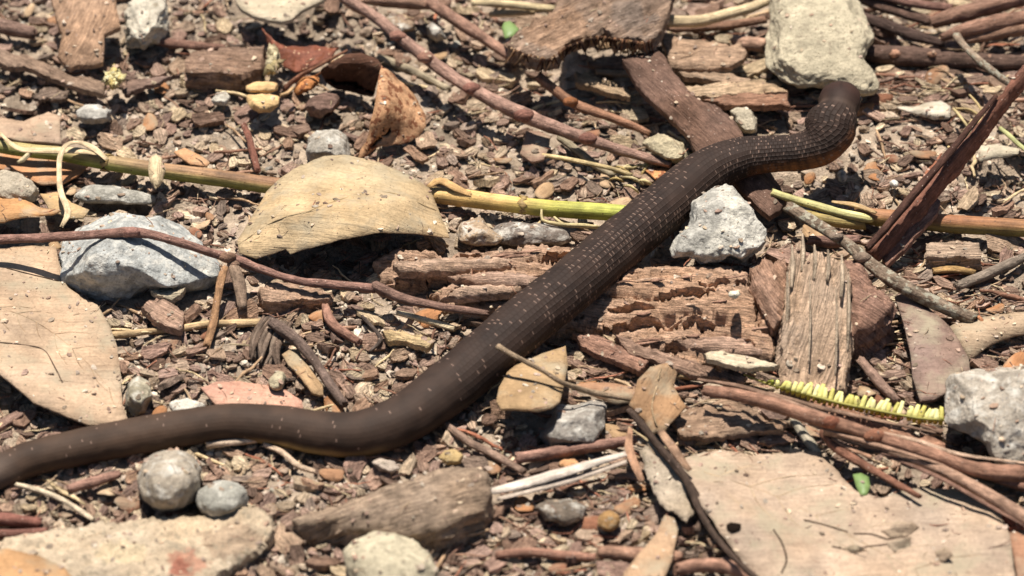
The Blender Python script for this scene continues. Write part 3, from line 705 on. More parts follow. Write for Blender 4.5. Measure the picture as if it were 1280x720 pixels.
# the weathered log the snake crosses: body + splinters
def log_holes(x, y):
    h = 0*x
    for cx_, cy_, rx_, ry_, d_ in ((505,356,26,8,1.3),(545,350,14,6,.9),(600,364,36,5,1.2),(660,352,30,5,.9),(560,324,40,3,.6),(700,322,40,3.5,.7),(850,366,45,3.5,.8),(905,352,30,3,.6),(800,404,45,5,1.0),(790,384,26,4,.8),(880,398,26,3,.6),(915,432,24,6,1.2),(850,432,18,5,1.0),(948,380,4,22,.9)):
        q = ((x-cx_)/rx_)**2+((y-cy_+.12*(x-cx_)+3*vn(st(x*.06, y*.06, 1), 2))/ry_)**2; h = h-d_*np.clip(1.4-q, 0, 1)
    return h
lg = thing('rotten_log', 'flaking pinkish brown rotten log lying crosswise beneath the snake', 'log', 720, 370)
sheet('wood_core', [(468,322),(482,312),(500,306),(545,308),(600,309),(650,303),(700,301),(740,312),(765,322),(800,324),(840,326),(870,327),(900,328),(932,334),(945,368),(960,385),(968,408),(967,440),(940,450),(905,447),(870,446),(835,438),(800,424),(760,408),(735,402),(700,404),(660,396),(640,394),(600,386),(570,380),(545,362),(515,352),(478,346)],
      hfn=log_holes, z=[1.2,1.5,1.8,1.8,1.8,1.9,1.9,1.7,1.7,2.2,2.4,2.5,2.4,2.2,1.9,1.7,1.5,1.2,1.0,1.0,1.0,1.0,1.0,1.1,1.1,1.0,1.0,1.0,1.1,1.2,1.2,1.2],
      thick=2.4, col='#b0896f', mat='bark', ang=-7, res=3.4, amp=.26, gs=(.5, 1.6), rag=2.6, cracks=.4, edge_sink=.3, parent=lg, dome=.25, seed=31)
core_h = dict(LAST)
for i, (pl, hh, cc, an_) in enumerate([
    ([(545,368),(580,350),(640,346),(672,352),(640,362),(585,366)], 2.0, '#b08d75', -8), ([(490,322),(560,316),(640,316),(645,328),(560,334),(500,334)], 2.25, '#ad8a72', -5),
    ([(560,336),(625,334),(690,342),(660,352),(600,350)], 2.25, '#a98672', 3), ([(840,420),(900,414),(960,415),(962,436),(905,440)], 1.6, '#a58370', -2)]):
    sheet('wood_flake', pl, z=hh-.15, dome=.12, edge_sink=.25, thick=.35, col=cc, mat='bark', ang=an_, res=4.5, amp=.12, gs=(.6,2.4), rag=1.6, cracks=.2, parent=lg, seed=70+i)
LAST.update(core_h)
for i in range(34):
    x0 = rnd.uniform(480, 640) if i % 2 else rnd.uniform(770, 930); y0 = rnd.uniform(315, 372) if i % 2 else rnd.uniform(340, 436); l_ = rnd.uniform(18, 52); r_ = rnd.uniform(1.6, 3.6)
    hh = on_sheet(x0, y0, .02); h1 = on_sheet(x0+l_, y0-l_*.12, .04)
    stick('splinter', [(x0,y0,hh),(x0+l_*.5,y0-l_*.06+rnd.uniform(-2,2),(hh+h1)/2+.06),(x0+l_,y0-l_*.12,h1+rnd.uniform(0,.15))], [r_*.4,r_,r_*.3], col=rnd.choice(['#b58a73','#9f7662','#c09a80','#8e6a58']), mat='bark', flat=.5, sides=6, parent=lg, cov=False)
hero(560, 340, 'the left part of the rotten log'); hero(870, 390, 'the right part of the rotten log')

up_ = thing('upright_plank', 'pale weathered plank with frayed top standing right of the rotten log', 'plank', 1020, 420)
zt = [3.4,3.5,3.4,3.4,3.3,3.3,3.1,2.6,1.8,1.4,1.4,1.4,1.8,2.6,3.1]
sheet('plank_face', [(988,322),(1001,299),(1007,320),(1014,316),(1028,313),(1046,322),(1062,332),(1064,400),(1062,450),(1056,486),(1030,484),(978,480),(977,440),(979,390),(983,350)], z=zt, thick=1.6, col='#b6977d', mat='weathered_wood', ang=88, res=3.6, amp=.16, gs=(.3,3.4), rag=1.8, cracks=.16, parent=up_, seed=5)
for x0, y0, y1, r_ in ((990,306,360,3),(1003,292,340,3.2),(1018,306,350,2.6),(1035,312,352,3),(1052,318,372,3),(984,340,420,2.6),(1060,345,440,2.6),(1045,360,470,1.8),(1012,345,455,1.6)):
    stick('splinter', [(x0,y0,3.7),(x0+1,(y0+y1)/2,3.4 if y1<380 else 2.9),(x0-1,y1,3.1 if y1<380 else 1.9)], [r_*.4,r_,r_*.7], col='#b9a188', mat='weathered_wood', sides=6, parent=up_, ridge=.2)
hero(1020, 400, 'the upright plank')
slab('bark_lump', 'rounded reddish brown bark lump left of the upright plank', 'bark', [(937,330),(955,322),(982,322),(984,380),(978,405),(966,408),(950,385),(940,360)], z=2.0, thick=2, col='#97735f', ang=-60, dome=.5, cracks=.2)
slab('bark_lump', 'brown bark lump right of the upright plank under the lichen stick', 'bark', [(1056,325),(1072,328),(1088,343),(1104,362),(1118,381),(1108,398),(1093,408),(1062,420)], z=1.8, thick=1.8, col='#906b5a', ang=-30, dome=.5, cracks=.2)
slab('bark_slab', 'dark brown bark strip leaning down behind the snake from the broken bark piece', 'bark', [(778,74),(790,70),(807,64),(820,60),(830,70),(838,82),(843,92),(851,101),(860,112),(874,123),(893,132),(911,143),(922,156),(930,172),(945,190),(960,212),(972,228),(984,248),(975,262),(962,272),(945,255),(925,235),(905,215),(887,203),(873,197),(862,172),(845,152),(820,131),(803,115),(790,97)],
     z=[2.6]*5+[2.4]*5+[2.0]*4+[1.3,1.1,1.0,1.0,1.0,1.0,1.0,1.1,1.3]+[1.8]*3+[2.2]*3, thick=.3, col='#6d5043', mat='smooth_bark', ang=-45, amp=.12, gs=(.6,1.6), rag=1.1, short='the dark leaning bark strip', dome=.25)
bb = thing('broken_bark', 'thick broken bark piece with torn orange fibres at the top edge', 'bark', 740, 50)
sheet('bark_plate', [(700,-15),(842,-15),(838,5),(833,20),(827,37),(818,46),(807,51),(797,48),(787,50),(775,48),(763,42),(753,33),(748,40),(743,43),(725,50),(707,57),(697,68),(687,74),(670,72),(653,67),(640,62),(633,53),(640,43),(653,33),(668,26),(683,18),(694,4)],
      z=3.4, thick=.7, col='#8d7260', mat='bark', ang=25, res=5, amp=.35, gs=(.4,1.8), rag=2.6, cracks=.3, parent=bb, seed=9, colfn=paint([(ell(700,40,50,30,9,.3),'#a0795d',.5),(ell(790,20,30,20,9,.3),'#6d6058',.5)]))
for i in range(90):
    t_ = i/89; x0 = 640+t_*175+rnd.uniform(-4,4); y0 = np.interp(x0, [633,653,687,707,743,763,807,830], [56,66,73,58,44,46,52,38])
    l_ = rnd.uniform(6,24); s_ = rnd.uniform(-14,8)
    stick('torn_fibre', [(x0,y0+1,3.45),(x0+s_*.4,y0+l_*.45,3.3-l_*.01),(x0+s_,y0+l_*.9,3.0-l_*.02)], [1.6,1.3,.5], col=rnd.choice(['#8a6044','#5f4030','#a07a58','#49332a','#b59270']), mat='weathered_wood', sides=6, parent=bb, cov=False, rough=.2)
cover([(640,60),(830,40),(800,85),(770,80),(760,130),(640,120)])
hero(740, 30, 'the broken bark piece')
slab('bark_slab', 'reddish tan bark piece standing near the top left corner', 'bark', [(62,-12),(143,-12),(146,10),(150,33),(140,38),(131,43),(130,60),(128,77),(114,80),(100,80),(88,85),(80,78),(72,70),(74,57),(76,43),(70,20)],
     z=[2.4,2.4,2.3,2.1,2,1.9,1.7,1.5,1.4,1.4,1.3,1.3,1.4,1.6,1.9,2.2], thick=.25, col='#a57e63', mat='smooth_bark', ang=80, dome=.3, amp=.1, short='the bark piece near the top left corner')
slab('wood_chunk', 'flat brown wood chunk with a reddish lower edge near the top left', 'wood', [(230,74),(242,66),(256,63),(290,60),(331,56),(329,72),(327,86),(305,90),(283,92),(258,89),(233,90)], z=1.4, thick=1.0, col='#8f6f5b', ang=-5, amp=.12, short='the flat wood chunk')
slab('bark_strip', 'long grey brown bark strip slanting down in the upper left', 'bark', [(-30,58),(0,62),(35,66),(62,80),(90,92),(112,97),(130,103),(130,117),(112,112),(90,107),(70,97),(40,86),(0,80),(-30,76)], z=1.2, thick=.3, col='#8e725f', ang=-25, amp=.12, gs=(.4,3), short='the long bark strip')
slab('bark_strip', 'thin dark bark strip running right from the yellow seed husk', 'bark', [(152,110),(165,98),(205,93),(226,92),(205,100),(170,112),(156,117)], z=1.0, thick=.25, col='#80665a', ang=8, amp=.1)
slab('bark_chunk', 'small flat brown piece left of the yellow seed husk', 'bark', [(40,118),(60,106),(88,110),(84,118),(50,124)], z=.9, thick=.2, col='#7b6455', ang=10)
slab('wood_chunk', 'squarish brown wood piece lying under the reddish twig right of the blue grey stone', 'wood', [(322,362),(332,353),(347,350),(380,355),(415,362),(411,372),(380,374),(350,377),(330,374)], z=1.0, thick=.8, col='#ad8a73', ang=-4)
slab('wood_chip', 'two toned brown wood chip just below the blue grey stone', 'wood', [(176,382),(186,374),(196,370),(215,380),(231,390),(227,408),(214,409),(204,404),(190,396)], z=1.0, thick=.4, col='#a3806c', ang=-30, amp=.1)
slab('wood_chip', 'pale tan chip leaning on the bottom of the blue grey stone', 'wood', [(188,361),(205,357),(232,359),(228,366),(215,375),(198,371)], z=1.1, thick=.3, col='#b5a186', ang=10, amp=.1)
slab('driftwood_lump', 'worn grey brown wood lump in front of the low bend of the snake', 'wood', [(364,652),(385,642),(425,630),(465,612),(490,602),(530,590),(562,582),(590,582),(611,592),(614,618),(602,642),(575,656),(545,664),(520,668),(480,668),(440,662),(420,664),(395,670),(372,667)],
     z=[1.0,1.2,1.4,1.7,1.9,2.1,2.3,2.2,1.9,1.6,1.5,1.6,1.6,1.6,1.5,1.3,1.0,.7,.7], thick=2.2, col='#957b66', mat='bark', ang=16, amp=.3, dome=.5, gs=(.4,1.1), short='the worn wood lump', res=6)
pp = slab('wood_slab', 'pale bark slab with a pink stain in the bottom left foreground', 'wood', [(-30,676),(0,672),(30,664),(60,661),(105,655),(150,652),(205,644),(260,641),(295,637),(322,634),(338,645),(342,662),(325,685),(300,704),(270,722),(240,745),(60,745),(-30,700)],
     z=1.0, thick=.9, rag=3, col='#cdb9a0', mat='pale_stone', ang=5, amp=.3, gs=(.6,1.2), dome=.35,  short='the pale slab in the bottom left', colfn=paint([(ell(232,700,28,20,9,.4), '#b47a66', .7), (ell(225,708,12,9,9,.4), '#a55c4c', .6), (ell(150,690,40,14,9,.3), '#d8c39e', .5), (ell(290,672,40,22,9,.3), '#a48a74', .6)]))
slab('bark_plank', 'flat brown bark plank near the top edge right of the broken bark', 'bark', [(826,42),(840,40),(870,46),(897,50),(912,55),(926,50),(934,66),(926,76),(913,84),(875,83),(838,81)], z=1.6, thick=.3, col='#a5836a', ang=-6, amp=.14, gs=(.5,3), short='the flat bark planks')
slab('bark_plank', 'narrow bark plank lying third down behind the snake neck', 'bark', [(842,85),(856,82),(873,80),(910,90),(948,100),(935,104),(920,104),(885,99),(855,95)], z=1.3, thick=.3, col='#9f8068', ang=-10, amp=.12, gs=(.5,3))
slab('bark_plank', 'lighter tan bark plank below the narrow one beside the pale rock', 'bark', [(850,108),(880,104),(915,103),(953,99),(978,110),(985,116),(967,116),(920,118),(873,121),(858,117)], z=1.5, thick=.45, col='#b39375', ang=5, amp=.12, gs=(.5,3))
slab('bark_plank', 'pinkish brown bark plank with a squared end touching the pale rock', 'bark', [(877,124),(900,119),(922,117),(955,114),(985,113),(988,130),(960,131),(930,130),(903,130)], z=1.5, thick=.35, col='#99705a', ang=4, amp=.1, gs=(.5,3))
slab('wood_chip', 'pale split chip beneath the broken bark piece', 'wood', [(718,90),(740,90),(765,100),(790,110),(788,121),(765,117),(740,108),(720,103)], z=1.2, thick=.3, col='#a4886d', ang=-20)
slab('wood_block', 'short pale wood block behind the lichen stick near the right edge', 'wood', [(1157,304),(1175,301),(1200,301),(1224,303),(1226,322),(1200,321),(1175,321),(1160,320)], z=1.2, thick=.7, col='#b0937b', mat='weathered_wood', ang=0, amp=.08)
slab('wood_chip', 'flat yellowish chip left of the middle of the snake', 'wood', [(478,415),(500,411),(520,416),(542,421),(536,434),(510,428),(485,424)], z=.9, thick=.3, col='#bf9f74', ang=-10)
slab('pale_splinter', 'cream coloured splinter on the lower right edge of the rotten log', 'wood', [(878,441),(890,437),(905,436),(925,442),(950,448),(976,455),(968,460),(935,459),(905,456),(885,450)], z=1.9, thick=.25, col='#d6c3a4', mat='pale_straw', ang=-13, amp=.15)
slab('bark_sliver', 'long reddish bark sliver at the foot of the rotten log', 'bark', [(716,418),(735,416),(765,428),(800,442),(812,452),(800,462),(765,450),(735,436)], z=1.0, thick=.3, col='#9c7360', ang=-22, gs=(.5,3))
slab('bark_sliver', 'narrow brown bark sliver continuing right from the reddish one', 'bark', [(770,420),(800,430),(850,445),(900,462),(935,468),(930,476),(880,470),(830,455),(785,440)], z=1.1, thick=.25, col='#927260', ang=-20, gs=(.5,3))
slab('bark_sliver', 'greyish bark sliver between the tan leaf flap and the reddish sticks', 'bark', [(838,520),(870,508),(905,498),(930,505),(960,522),(985,530),(975,540),(930,540),(880,548),(850,545)], z=.9, thick=.25, col='#9a7a63', ang=5, gs=(.5,3))
slab('bark_sliver', 'brown bark flake beneath the reddish sticks by the cracked pale leaf', 'bark', [(1010,500),(1060,512),(1120,532),(1180,552),(1190,562),(1150,560),(1080,545),(1030,525)], z=.8, thick=.25, col='#9c6f58', ang=-18, gs=(.5,3))

# ================================================================== sticks
def twig(name, label, pts, rad, short=None, knots=(), **kw):
    c = pts[len(pts)//2]
    t = thing(name, label, kw.pop('cat', 'twig'), c[0], c[1])
    stick('stem', pts, rad, parent=t, **kw)
    for (x, y, h, r_, cc) in knots:
        v, f = ICO[2]; vv = v*(1+.25*fbm(v*1.5, int(x), 2)[:, None])*r_*.8*SPX*np.array([1.6, 1, 1])+P(x, y, h)
        link('knot', vv, f, 'twig_bark', hx(cc)[None, :]*np.ones((len(v), 1)), v[:, :2], parent=t)
    if short: hero(c[0], c[1], short)
    return t
twig('long_twig', 'long knobbly pinkish brown twig slanting from the top edge down toward the snake',
     [(425,-10,2.6),(433,0,2.6),(467,20,2.4),(497,45,2.3),(530,70,2.1),(587,110,1.9),(657,145,1.8),(733,173,1.5),(807,197,1.2),(838,206,1.0)], [8,8,8.5,8.5,9,9.5,10,9,7,5], col='#a07562', ridge=.2, rough=.14,
     knots=[(497,45,2.45,9,'#9c6e5c'),(590,111,2.1,10,'#8d5f50'),(655,145,2.0,11,'#8d5f50'),(532,72,2.3,9.5,'#a1735f'),(735,173,1.7,10,'#8a5d4e')], short='the long diagonal twig')
twig('twig', 'orange brown twig emerging from under the broken bark piece', [(672,95,2.0),(690,110,1.8),(713,127,1.5),(735,137,1.4),(753,143,1.2),(785,155,1.0),(812,167,.8)], [7,7.5,7,7,7,6,4.5], col='#966445', knots=[(713,127,1.7,8,'#a4683f')], short='the orange brown twig')
twig('twig', 'reddish brown twig descending from the top edge into the broken bark', [(535,0,1.8),(560,18,1.7),(593,40,1.6),(615,55,1.4),(640,72,1.2)], [10,9,8.5,8,7], col='#966a54', short='the second top twig')
twig('thick_twig', 'smooth brown stick lying along the top edge left of centre', [(453,-2,1.6),(490,2,1.5),(530,4,1.5),(562,6,1.4)], [8,9,9,7], col='#9b7158')
twig('twig', 'pale grey twig lying under the long diagonal twig', [(473,72),(500,82),(530,96),(562,112)], [7,7,6,5], col='#aa9b82', mat='pale_straw')
twig('twig', 'grey twig slanting down to the snake below the diagonal twig', [(699,172),(722,188),(745,207),(768,220)], [5,6,5.5,4], lift=.3, col='#a3957c', mat='pale_straw')
tw = twig('thin_twig', 'thin reddish twig crossing over the blue grey stone with a broken joint', [(-30,299,1.9),(0,299,1.9),(40,298,2.1),(80,296,2.5),(125,293,2.7),(165,290,2.8),(200,296,2.7),(232,305,2.5),(270,318,2.0),(290,323,1.8),(330,338,1.5),(370,350,1.5),(420,356,1.5),(468,361,1.5)],
     [6.5,6.5,6,6,6,7,6,6,6,7,6,5.5,6,6.5], col='#936555', knots=[(165,290,2.95,8,'#a9796a'),(158,292,2.8,6,'#9b6f60'),(284,322,1.95,9,'#8f6b55'),(292,330,1.7,7,'#9d7a63')], short='the thin twig over the stone')
stick('side_branch', [(466,357,1.6),(500,372,1.5),(535,380,1.4),(570,386,1.4),(610,392,1.3)], [8,7,6,5.5,4.5], col='#8a6352', parent=tw)
stick('hanging_shoot', [(281,335,1.7),(275,355,1.4),(271,380,1.0),(266,405,.7),(258,434,.5)], [4.5,5.5,5,5.5,5], col='#aa7748', parent=tw)
stick('hanging_shoot', [(291,330,1.7),(299,355,1.3),(303,385,.8)], [7,8,6], col='#8f7159', flat=.6, parent=tw)
twig('pale_twig', 'pale straw coloured stick below the thin twig at the left', [(140,419),(165,417),(190,414),(225,411),(262,405),(300,404),(340,402)], [5,5,4.5,5.5,5,5.5,5], lift=.25, col='#ceb086', mat='pale_straw', short='the pale straw stick')
tf = twig('root_tuft', 'dark curved root with shredded fibres above the low bend of the snake', [(338,402,1.3),(356,414,1.3),(376,430,1.2),(394,452,1.1),(408,474,.9),(430,506,.6)], [8,9,8,6.5,7,6], col='#6f574b', cat='root', short='the dark curved root')
for i in range(9):
    x0 = 318+i*4.2; stick('fibre', [(x0+12,396+i,1.0),(x0+rnd.uniform(-6,2),420+i*2,.8),(x0-rnd.uniform(0,14),446+i*2,.4)], [2.5,3.4,1.6], col=rnd.choice(['#7d6553','#947a64','#6a5343']), sides=7, parent=tf)
li = twig('lichen_stick', 'grey lichen crusted stick with a hollow orange end right of the snake neck', [(985,258,1.6),(1010,274,1.7),(1053,301,1.9),(1080,324,1.9),(1107,345,1.8),(1130,359,1.7),(1153,371,1.5),(1190,388,1.2),(1218,400,1.0)], [8,8.5,8,9,10.5,11,10.5,10,8.5],
     mat='lichen_bark', col='#8a7765', ridge=.15, knots=[(1045,296,2.1,8,'#8f7a68'),(1078,322,2.1,9,'#8a7462')], short='the lichen stick')
v, f = ICO[2]
a_ = np.arange(16)/16*2*math.pi
stick('hollow_end', [(1222,396,1.0),(1227,400,1.0),(1224,406,.85),(1217,406,.8),(1215,400,.9),(1219,396,1.0)], 2.6, col='#b8713f', sides=7, parent=li)
br = thing('bark_ribbon', 'dark red brown curled bark ribbon rising to the right edge', 'bark', 1180, 230)
sheet('ribbon', [(1083,314),(1104,290),(1126,264),(1153,233),(1180,203),(1206,173),(1228,146),(1247,123),(1266,100),(1300,58),(1304,84),(1276,112),(1258,135),(1240,160),(1218,188),(1196,214),(1174,242),(1158,262),(1136,286),(1112,312),(1098,322)],
      z=[1.3,1.7,2.2,2.8,3.4,3.9,4.3,4.6,4.9,5.3,4.9,4.5,4.2,3.8,3.4,3.0,2.5,2.1,1.7,1.3,1.1], thick=.3, col='#7d5040', mat='smooth_bark', ang=50, res=5, amp=.4, gs=(.5,2.5), rag=1.5, dome=.2, parent=br)
sheet('torn_lobe', [(1168,246),(1176,252),(1172,268),(1158,282),(1140,302),(1122,322),(1108,334),(1102,322),(1118,304),(1138,282),(1155,262)], z=[2.0,1.9,1.7,1.6,1.4,1.0,.9,1.0,1.3,1.6,1.9], thick=.25, col='#8a6050', mat='smooth_bark', ang=45, res=5, amp=.2, gs=(.5,2.5), parent=br)
stick('rolled_edge', [(1084,311,1.9),(1106,286,2.4),(1128,260,2.9),(1156,227,3.5),(1190,187,4.1),(1215,156,4.6),(1245,120,4.9)], [4,5,5,5,4.5,4,3], col='#573429', mat='smooth_bark', parent=br, rough=.2)
hero(1180, 200, 'the raised bark ribbon')
twig('log_piece', 'dark round branch with pale scars right of the large pale rock', [(1080,68),(1120,70),(1160,73),(1200,75),(1240,78),(1300,80)], [13,14,13.5,13,12,11], lift=.1, col='#65493c', knots=[(1119,67,.9,7,'#c08d70'),(1165,68,.95,5,'#c39274'),(1236,72,.8,5,'#a98168')], cat='branch', short='the dark scarred branch')
for i, (lab, pts, r_, cc) in enumerate([
    ('uppermost red brown bark quill in the top right corner', [(1165,28,1.6),(1192,20,1.8),(1222,12,2.0),(1255,4,2.1),(1300,-6,2.2)], [9,12,12,11,10], '#946650'),
    ('second red brown bark quill in the top right corner', [(1176,47,1.6),(1208,38,1.8),(1242,30,1.9),(1300,20,2.0)], [6,11,12,11], '#8d5f4a'),
    ('lowest red brown bark quill in the top right corner', [(1205,51,1.4),(1235,44,1.5),(1265,38,1.6),(1300,32,1.6)], [6,9,10,9], '#98694f'),
    ('dull brown stick entering the pile of red bark quills', [(1068,-6,1.2),(1100,7,1.3),(1132,17,1.3),(1165,28,1.3)], [8,9,8,7], '#6d4c3f'),
    ('dark stick above the scarred branch behind the pale rock', [(1078,22,.9),(1110,33,1.0),(1145,45,1.0),(1180,55,.9)], [9,9,8,6], '#594038'),
    ('thin brown stick at the very top right of the pale rock', [(1075,-12,1.8),(1110,-4,1.8),(1150,6,1.8),(1190,10,1.7)], [7,8,7,6], '#85584a')]):
    twig('bark_quill', lab, pts, r_, col=cc, mat='smooth_bark', cat='bark', short='the red bark quills' if i == 1 else None)
twig('thin_twig', 'bent grey twig leaning over the scarred branch near the right edge', [(1196,45,2.2),(1206,58,2.3),(1220,72,2.4),(1234,84,2.3),(1258,102,1.9),(1290,121,1.4)], [6.5,5,5.5,6,5,4.5], col='#9a8571', mat='lichen_bark')
wh = twig('curved_splinter', 'curved cream coloured stick near the top edge right of the broken bark', [(824,25,2.0),(850,27,2.1),(880,25,2.2),(910,18,2.2),(940,9,2.2),(970,-4,2.1)], [8,9,8.5,8,7.5,7], col='#d9c29b', mat='pale_straw', short='the curved cream stick', cat='stick')
twig('pale_twig', 'straight cream stick at the top edge left of the broken bark', [(590,3,1.9),(630,5,1.9),(660,8,1.9),(694,11,1.9)], [5,6,6,5], col='#d8c39a', mat='pale_straw', cat='stick')
twig('twig', 'lower parallel cream stick under the top edge stick', [(612,18,1.4),(640,16,1.4),(668,15,1.4)], [4,5,4], col='#cdb28a', mat='pale_straw', cat='stick')
for lab, pts, r_, cc in [
    ('brown bark strip under the curved cream stick', [(838,36),(880,34),(920,30),(958,24)], [6,7,7,6], '#8c6248'),
    ('rounded pinkish stick end against the pale rock', [(918,52),(936,54),(958,57)], [8,10,10], '#b38467'),
    ('dark stick between the bark planks and the broken bark', [(735,80),(765,84),(800,86),(835,90)], [5,6,6,5], '#7f604c'),
    ('light stick crossing behind the dark leaning bark strip', [(745,90),(790,93),(840,92),(880,96)], [4,5,5,4], '#b0906f'),
    ('reddish stick left of the lichen stick under the bark ribbon', [(1010,300),(1040,302),(1075,300)], [6,8,6], '#9a6c5b'),
    ('grey ragged stick under the long tan leaf at the right edge', [(1197,358),(1222,348),(1250,336),(1280,322)], [6,7,8,6], '#83705f'),
    ('short golden stick under the wood block near the right edge', [(1166,339),(1190,337),(1218,341)], [4,5.5,4.5], '#b5863f'),
    ('brown stub at the left edge near the top', [(-20,28),(10,35),(43,42)], [10,11,9], '#8b6857'),
    ('short dark capped twig below the white rock near the top left', [(184,48),(205,53),(240,57),(281,60)], [6.5,7,6.5,5], '#8b5f4c'),
    ('deep red twig standing behind the green stalk', [(305,157),(312,175),(317,195),(322,214)], [4.5,5,5,4.5], '#844c39'),
    ('dark red stick at the lower left edge under the snake', [(-20,648),(15,650),(50,654)], [8,9,7], '#8a5040'),
    ('second dark red stick below at the lower left edge', [(-20,668),(20,667),(60,664)], [6,6,5], '#7a4a3c'),
    ('straw twig in front of the hind end of the snake', [(20,606),(50,614),(80,626),(117,650)], [3.5,4,4,3.5], '#cdb491'),
    ('pinkish stick buried in crumbs before the hind end of the snake', [(85,612),(115,603),(150,592)], [6,7,5], '#a0705c'),
    ('broken straw twig right of the small pebbles', [(330,556),(352,565),(372,582),(395,590)], [3.5,4,4,3], '#cda987'),
    ('pale twig tucked under the low bend of the snake', [(258,556),(290,553),(330,549)], [4,5,4], '#cfae90'),
    ('pale small stick above the middle of the snake on the left', [(497,391),(520,397),(545,404),(568,411)], [3.5,4.5,4.5,4], '#d8bc8e'),
    ('curved reddish bark curl left of the middle of the snake', [(407,384),(411,398),(420,409),(434,418),(450,428)], [6,7,6.5,6,5], '#a06c55'),
    ('dark forked twig on the crumbs left of the snake', [(452,395),(466,410),(476,425),(462,440)], [2.5,3,3,2], '#4f4038'),
    ('smooth pinkish stick right of the grey stone below the stubby leaf', [(644,573),(680,568),(720,561),(760,555),(795,549)], [7.5,8,8,7.5,6], '#a5735f'),
    ('thin pink brown stick below the grey stone', [(555,528),(585,552),(612,566),(655,590)], [5,6,6,5], '#94725d'),
    ('reddish stick at the bottom edge right of centre', [(620,694),(660,690),(700,694),(745,697)], [5,6,6,5], '#a66f55'),
    ('short round stick piece at the bottom edge', [(748,690),(780,692),(815,694),(850,697)], [8,9,9,8], '#ad7a5c'),
    ('reddish stick beneath the cracked pale leaf at the bottom edge', [(845,712),(880,706),(920,712),(950,730)], [8,10,10,8], '#b07a5e'),
    ('short grey stub under the reddish sticks', [(992,526),(1003,541),(1013,555),(1023,568)], [6,6.5,7,6], '#a3947c'),
    ('brown stick behind the yellow leaflets leaning on the plank', [(1075,450),(1090,468),(1105,485),(1122,502)], [6,7,7,5], '#9a7460'),
    ('dark twig lying along the yellow leaflet stem', [(850,468),(890,474),(930,484),(965,492)], [6,6,5,4], '#86693f'),
    ('brown twig at the right edge under the reddish sticks', [(1190,575),(1225,590),(1255,602),(1290,612)], [6,7,6,6], '#8b5d49')]:
    twig('stick', lab, pts, r_, col=cc, lift=.45, cat='stick')
twig('thin_twig', 'thin twig crossing over the stubby tan leaf beside the snake', [(622,433,3.0),(645,446,2.9),(680,464,2.8),(703,478,2.6),(740,490,1.8),(792,500,1.2)], [4.5,3.5,3.2,3.5,4,3], col='#94785a', short='the thin twig on the stubby leaf')
rs = twig('reddish_stick', 'long reddish brown stick running to the right edge above the cracked pale leaf', [(880,488,1.9),(915,492,2.1),(955,502,2.2),(1010,520,2.3),(1050,531,2.3),(1085,542,2.2),(1125,555,2.1),(1165,568,2.1),(1225,588,2.1),(1300,593,2.1)], [7,9,9,9.5,9,9,9,9.5,11,11],
     col='#a06a50', mat='smooth_bark', knots=[(1040,528,2.4,10,'#8f5942'),(1092,545,2.3,10,'#a0694e')], short='the long reddish stick', cat='stick')
twig('reddish_stick', 'second reddish stick forking below the long one toward the right corner', [(1030,538,1.6),(1070,549,1.7),(1110,562,1.7),(1150,577,1.7),(1190,594,1.8),(1230,615,1.8),(1295,655,1.8)], [6,8,8,8,8,9,10], col='#a97a60', mat='smooth_bark', cat='stick', short='the forking reddish stick')
twig('reddish_stick', 'thin reddish stick ending over the gap beside the green leaflet', [(1028,540,1.2),(1045,560,1.3),(1080,582,1.4),(1112,600,1.4),(1150,621,1.4)], [6,6.5,6,5,3.5], col='#8d553d', mat='smooth_bark', cat='stick')
for lab, pts, cc in (
    ('thin frayed bark strand just above the long reddish stick at its left end', [(872,474,1.9),(930,484,2.1),(985,502,2.1),(1040,520,2.0)], '#8e6650'),
    ('thin bark strand lying between the long and the forking reddish sticks', [(1010,530,2.0),(1075,550,2.1),(1130,566,2.1),(1195,586,2.0)], '#a8795f'),
    ('curved dark strand under the forking reddish stick near the right edge', [(1085,560,1.6),(1130,578,1.7),(1180,600,1.8),(1240,634,1.8),(1290,662,1.7)], '#7f5544'),
    ('pale frayed strand along the top of the long reddish stick at its right half', [(1105,541,2.2),(1150,552,2.3),(1200,568,2.3),(1290,580,2.2)], '#b58d72'),
    ('short broken strand poking out above the green leaflet', [(1040,548,1.5),(1062,560,1.6),(1090,572,1.6)], '#9c6c50'),
    ('fine brown strand trailing below the yellow leaflets', [(960,490,1.8),(1020,508,1.9),(1090,524,1.9),(1170,541,1.8)], '#8a644e')):
    twig('bark_strand', lab, pts, [2,3.6,3.2,1.6][:len(pts)], col=cc, mat='smooth_bark', flat=.6, cat='bark strip')
wsp = thing('white_splinter', 'split whitish wood splinter below the pinkish stick in the foreground', 'wood', 700, 600)
stick('splinter', [(610,615,.9),(650,606,1.1),(700,592,1.3),(745,578,1.4),(782,567,1.4)], [5,8,8,6,4], col='#dccdbd', mat='pale_straw', flat=.4, parent=wsp)
stick('splinter', [(622,624,.8),(670,611,1.0),(725,596,1.1),(783,577,1.2)], [3,5,5,3], col='#d2c0ae', mat='pale_straw', flat=.4, parent=wsp)
hero(700, 595, 'the white splinter')
dt = twig('dark_twig', 'black brown twig winding along the left edge of the cracked pale leaf', [(786,512,1.9),(802,530,1.9),(822,556,1.8),(845,583,1.8),(860,604,1.7),(872,632,1.6),(888,662,1.5),(912,692,1.5),(948,726,1.5)], [4,5,5.5,6,5.5,5,4.5,4,4], col='#4e3a2e', short='the dark winding twig')
stick('side_branch', [(862,604,1.7),(880,640,1.2),(870,665,1.0)], [4,6,4], col='#5a4436', parent=dt)
twig('bark_curl', 'orange brown curl of bark peeling beside the whitish leaf remnant', [(788,536,1.5),(786,558,1.4),(793,580,1.3),(803,602,1.1)], [3,6,6,4], col='#b07c58', flat=.4, cat='bark')
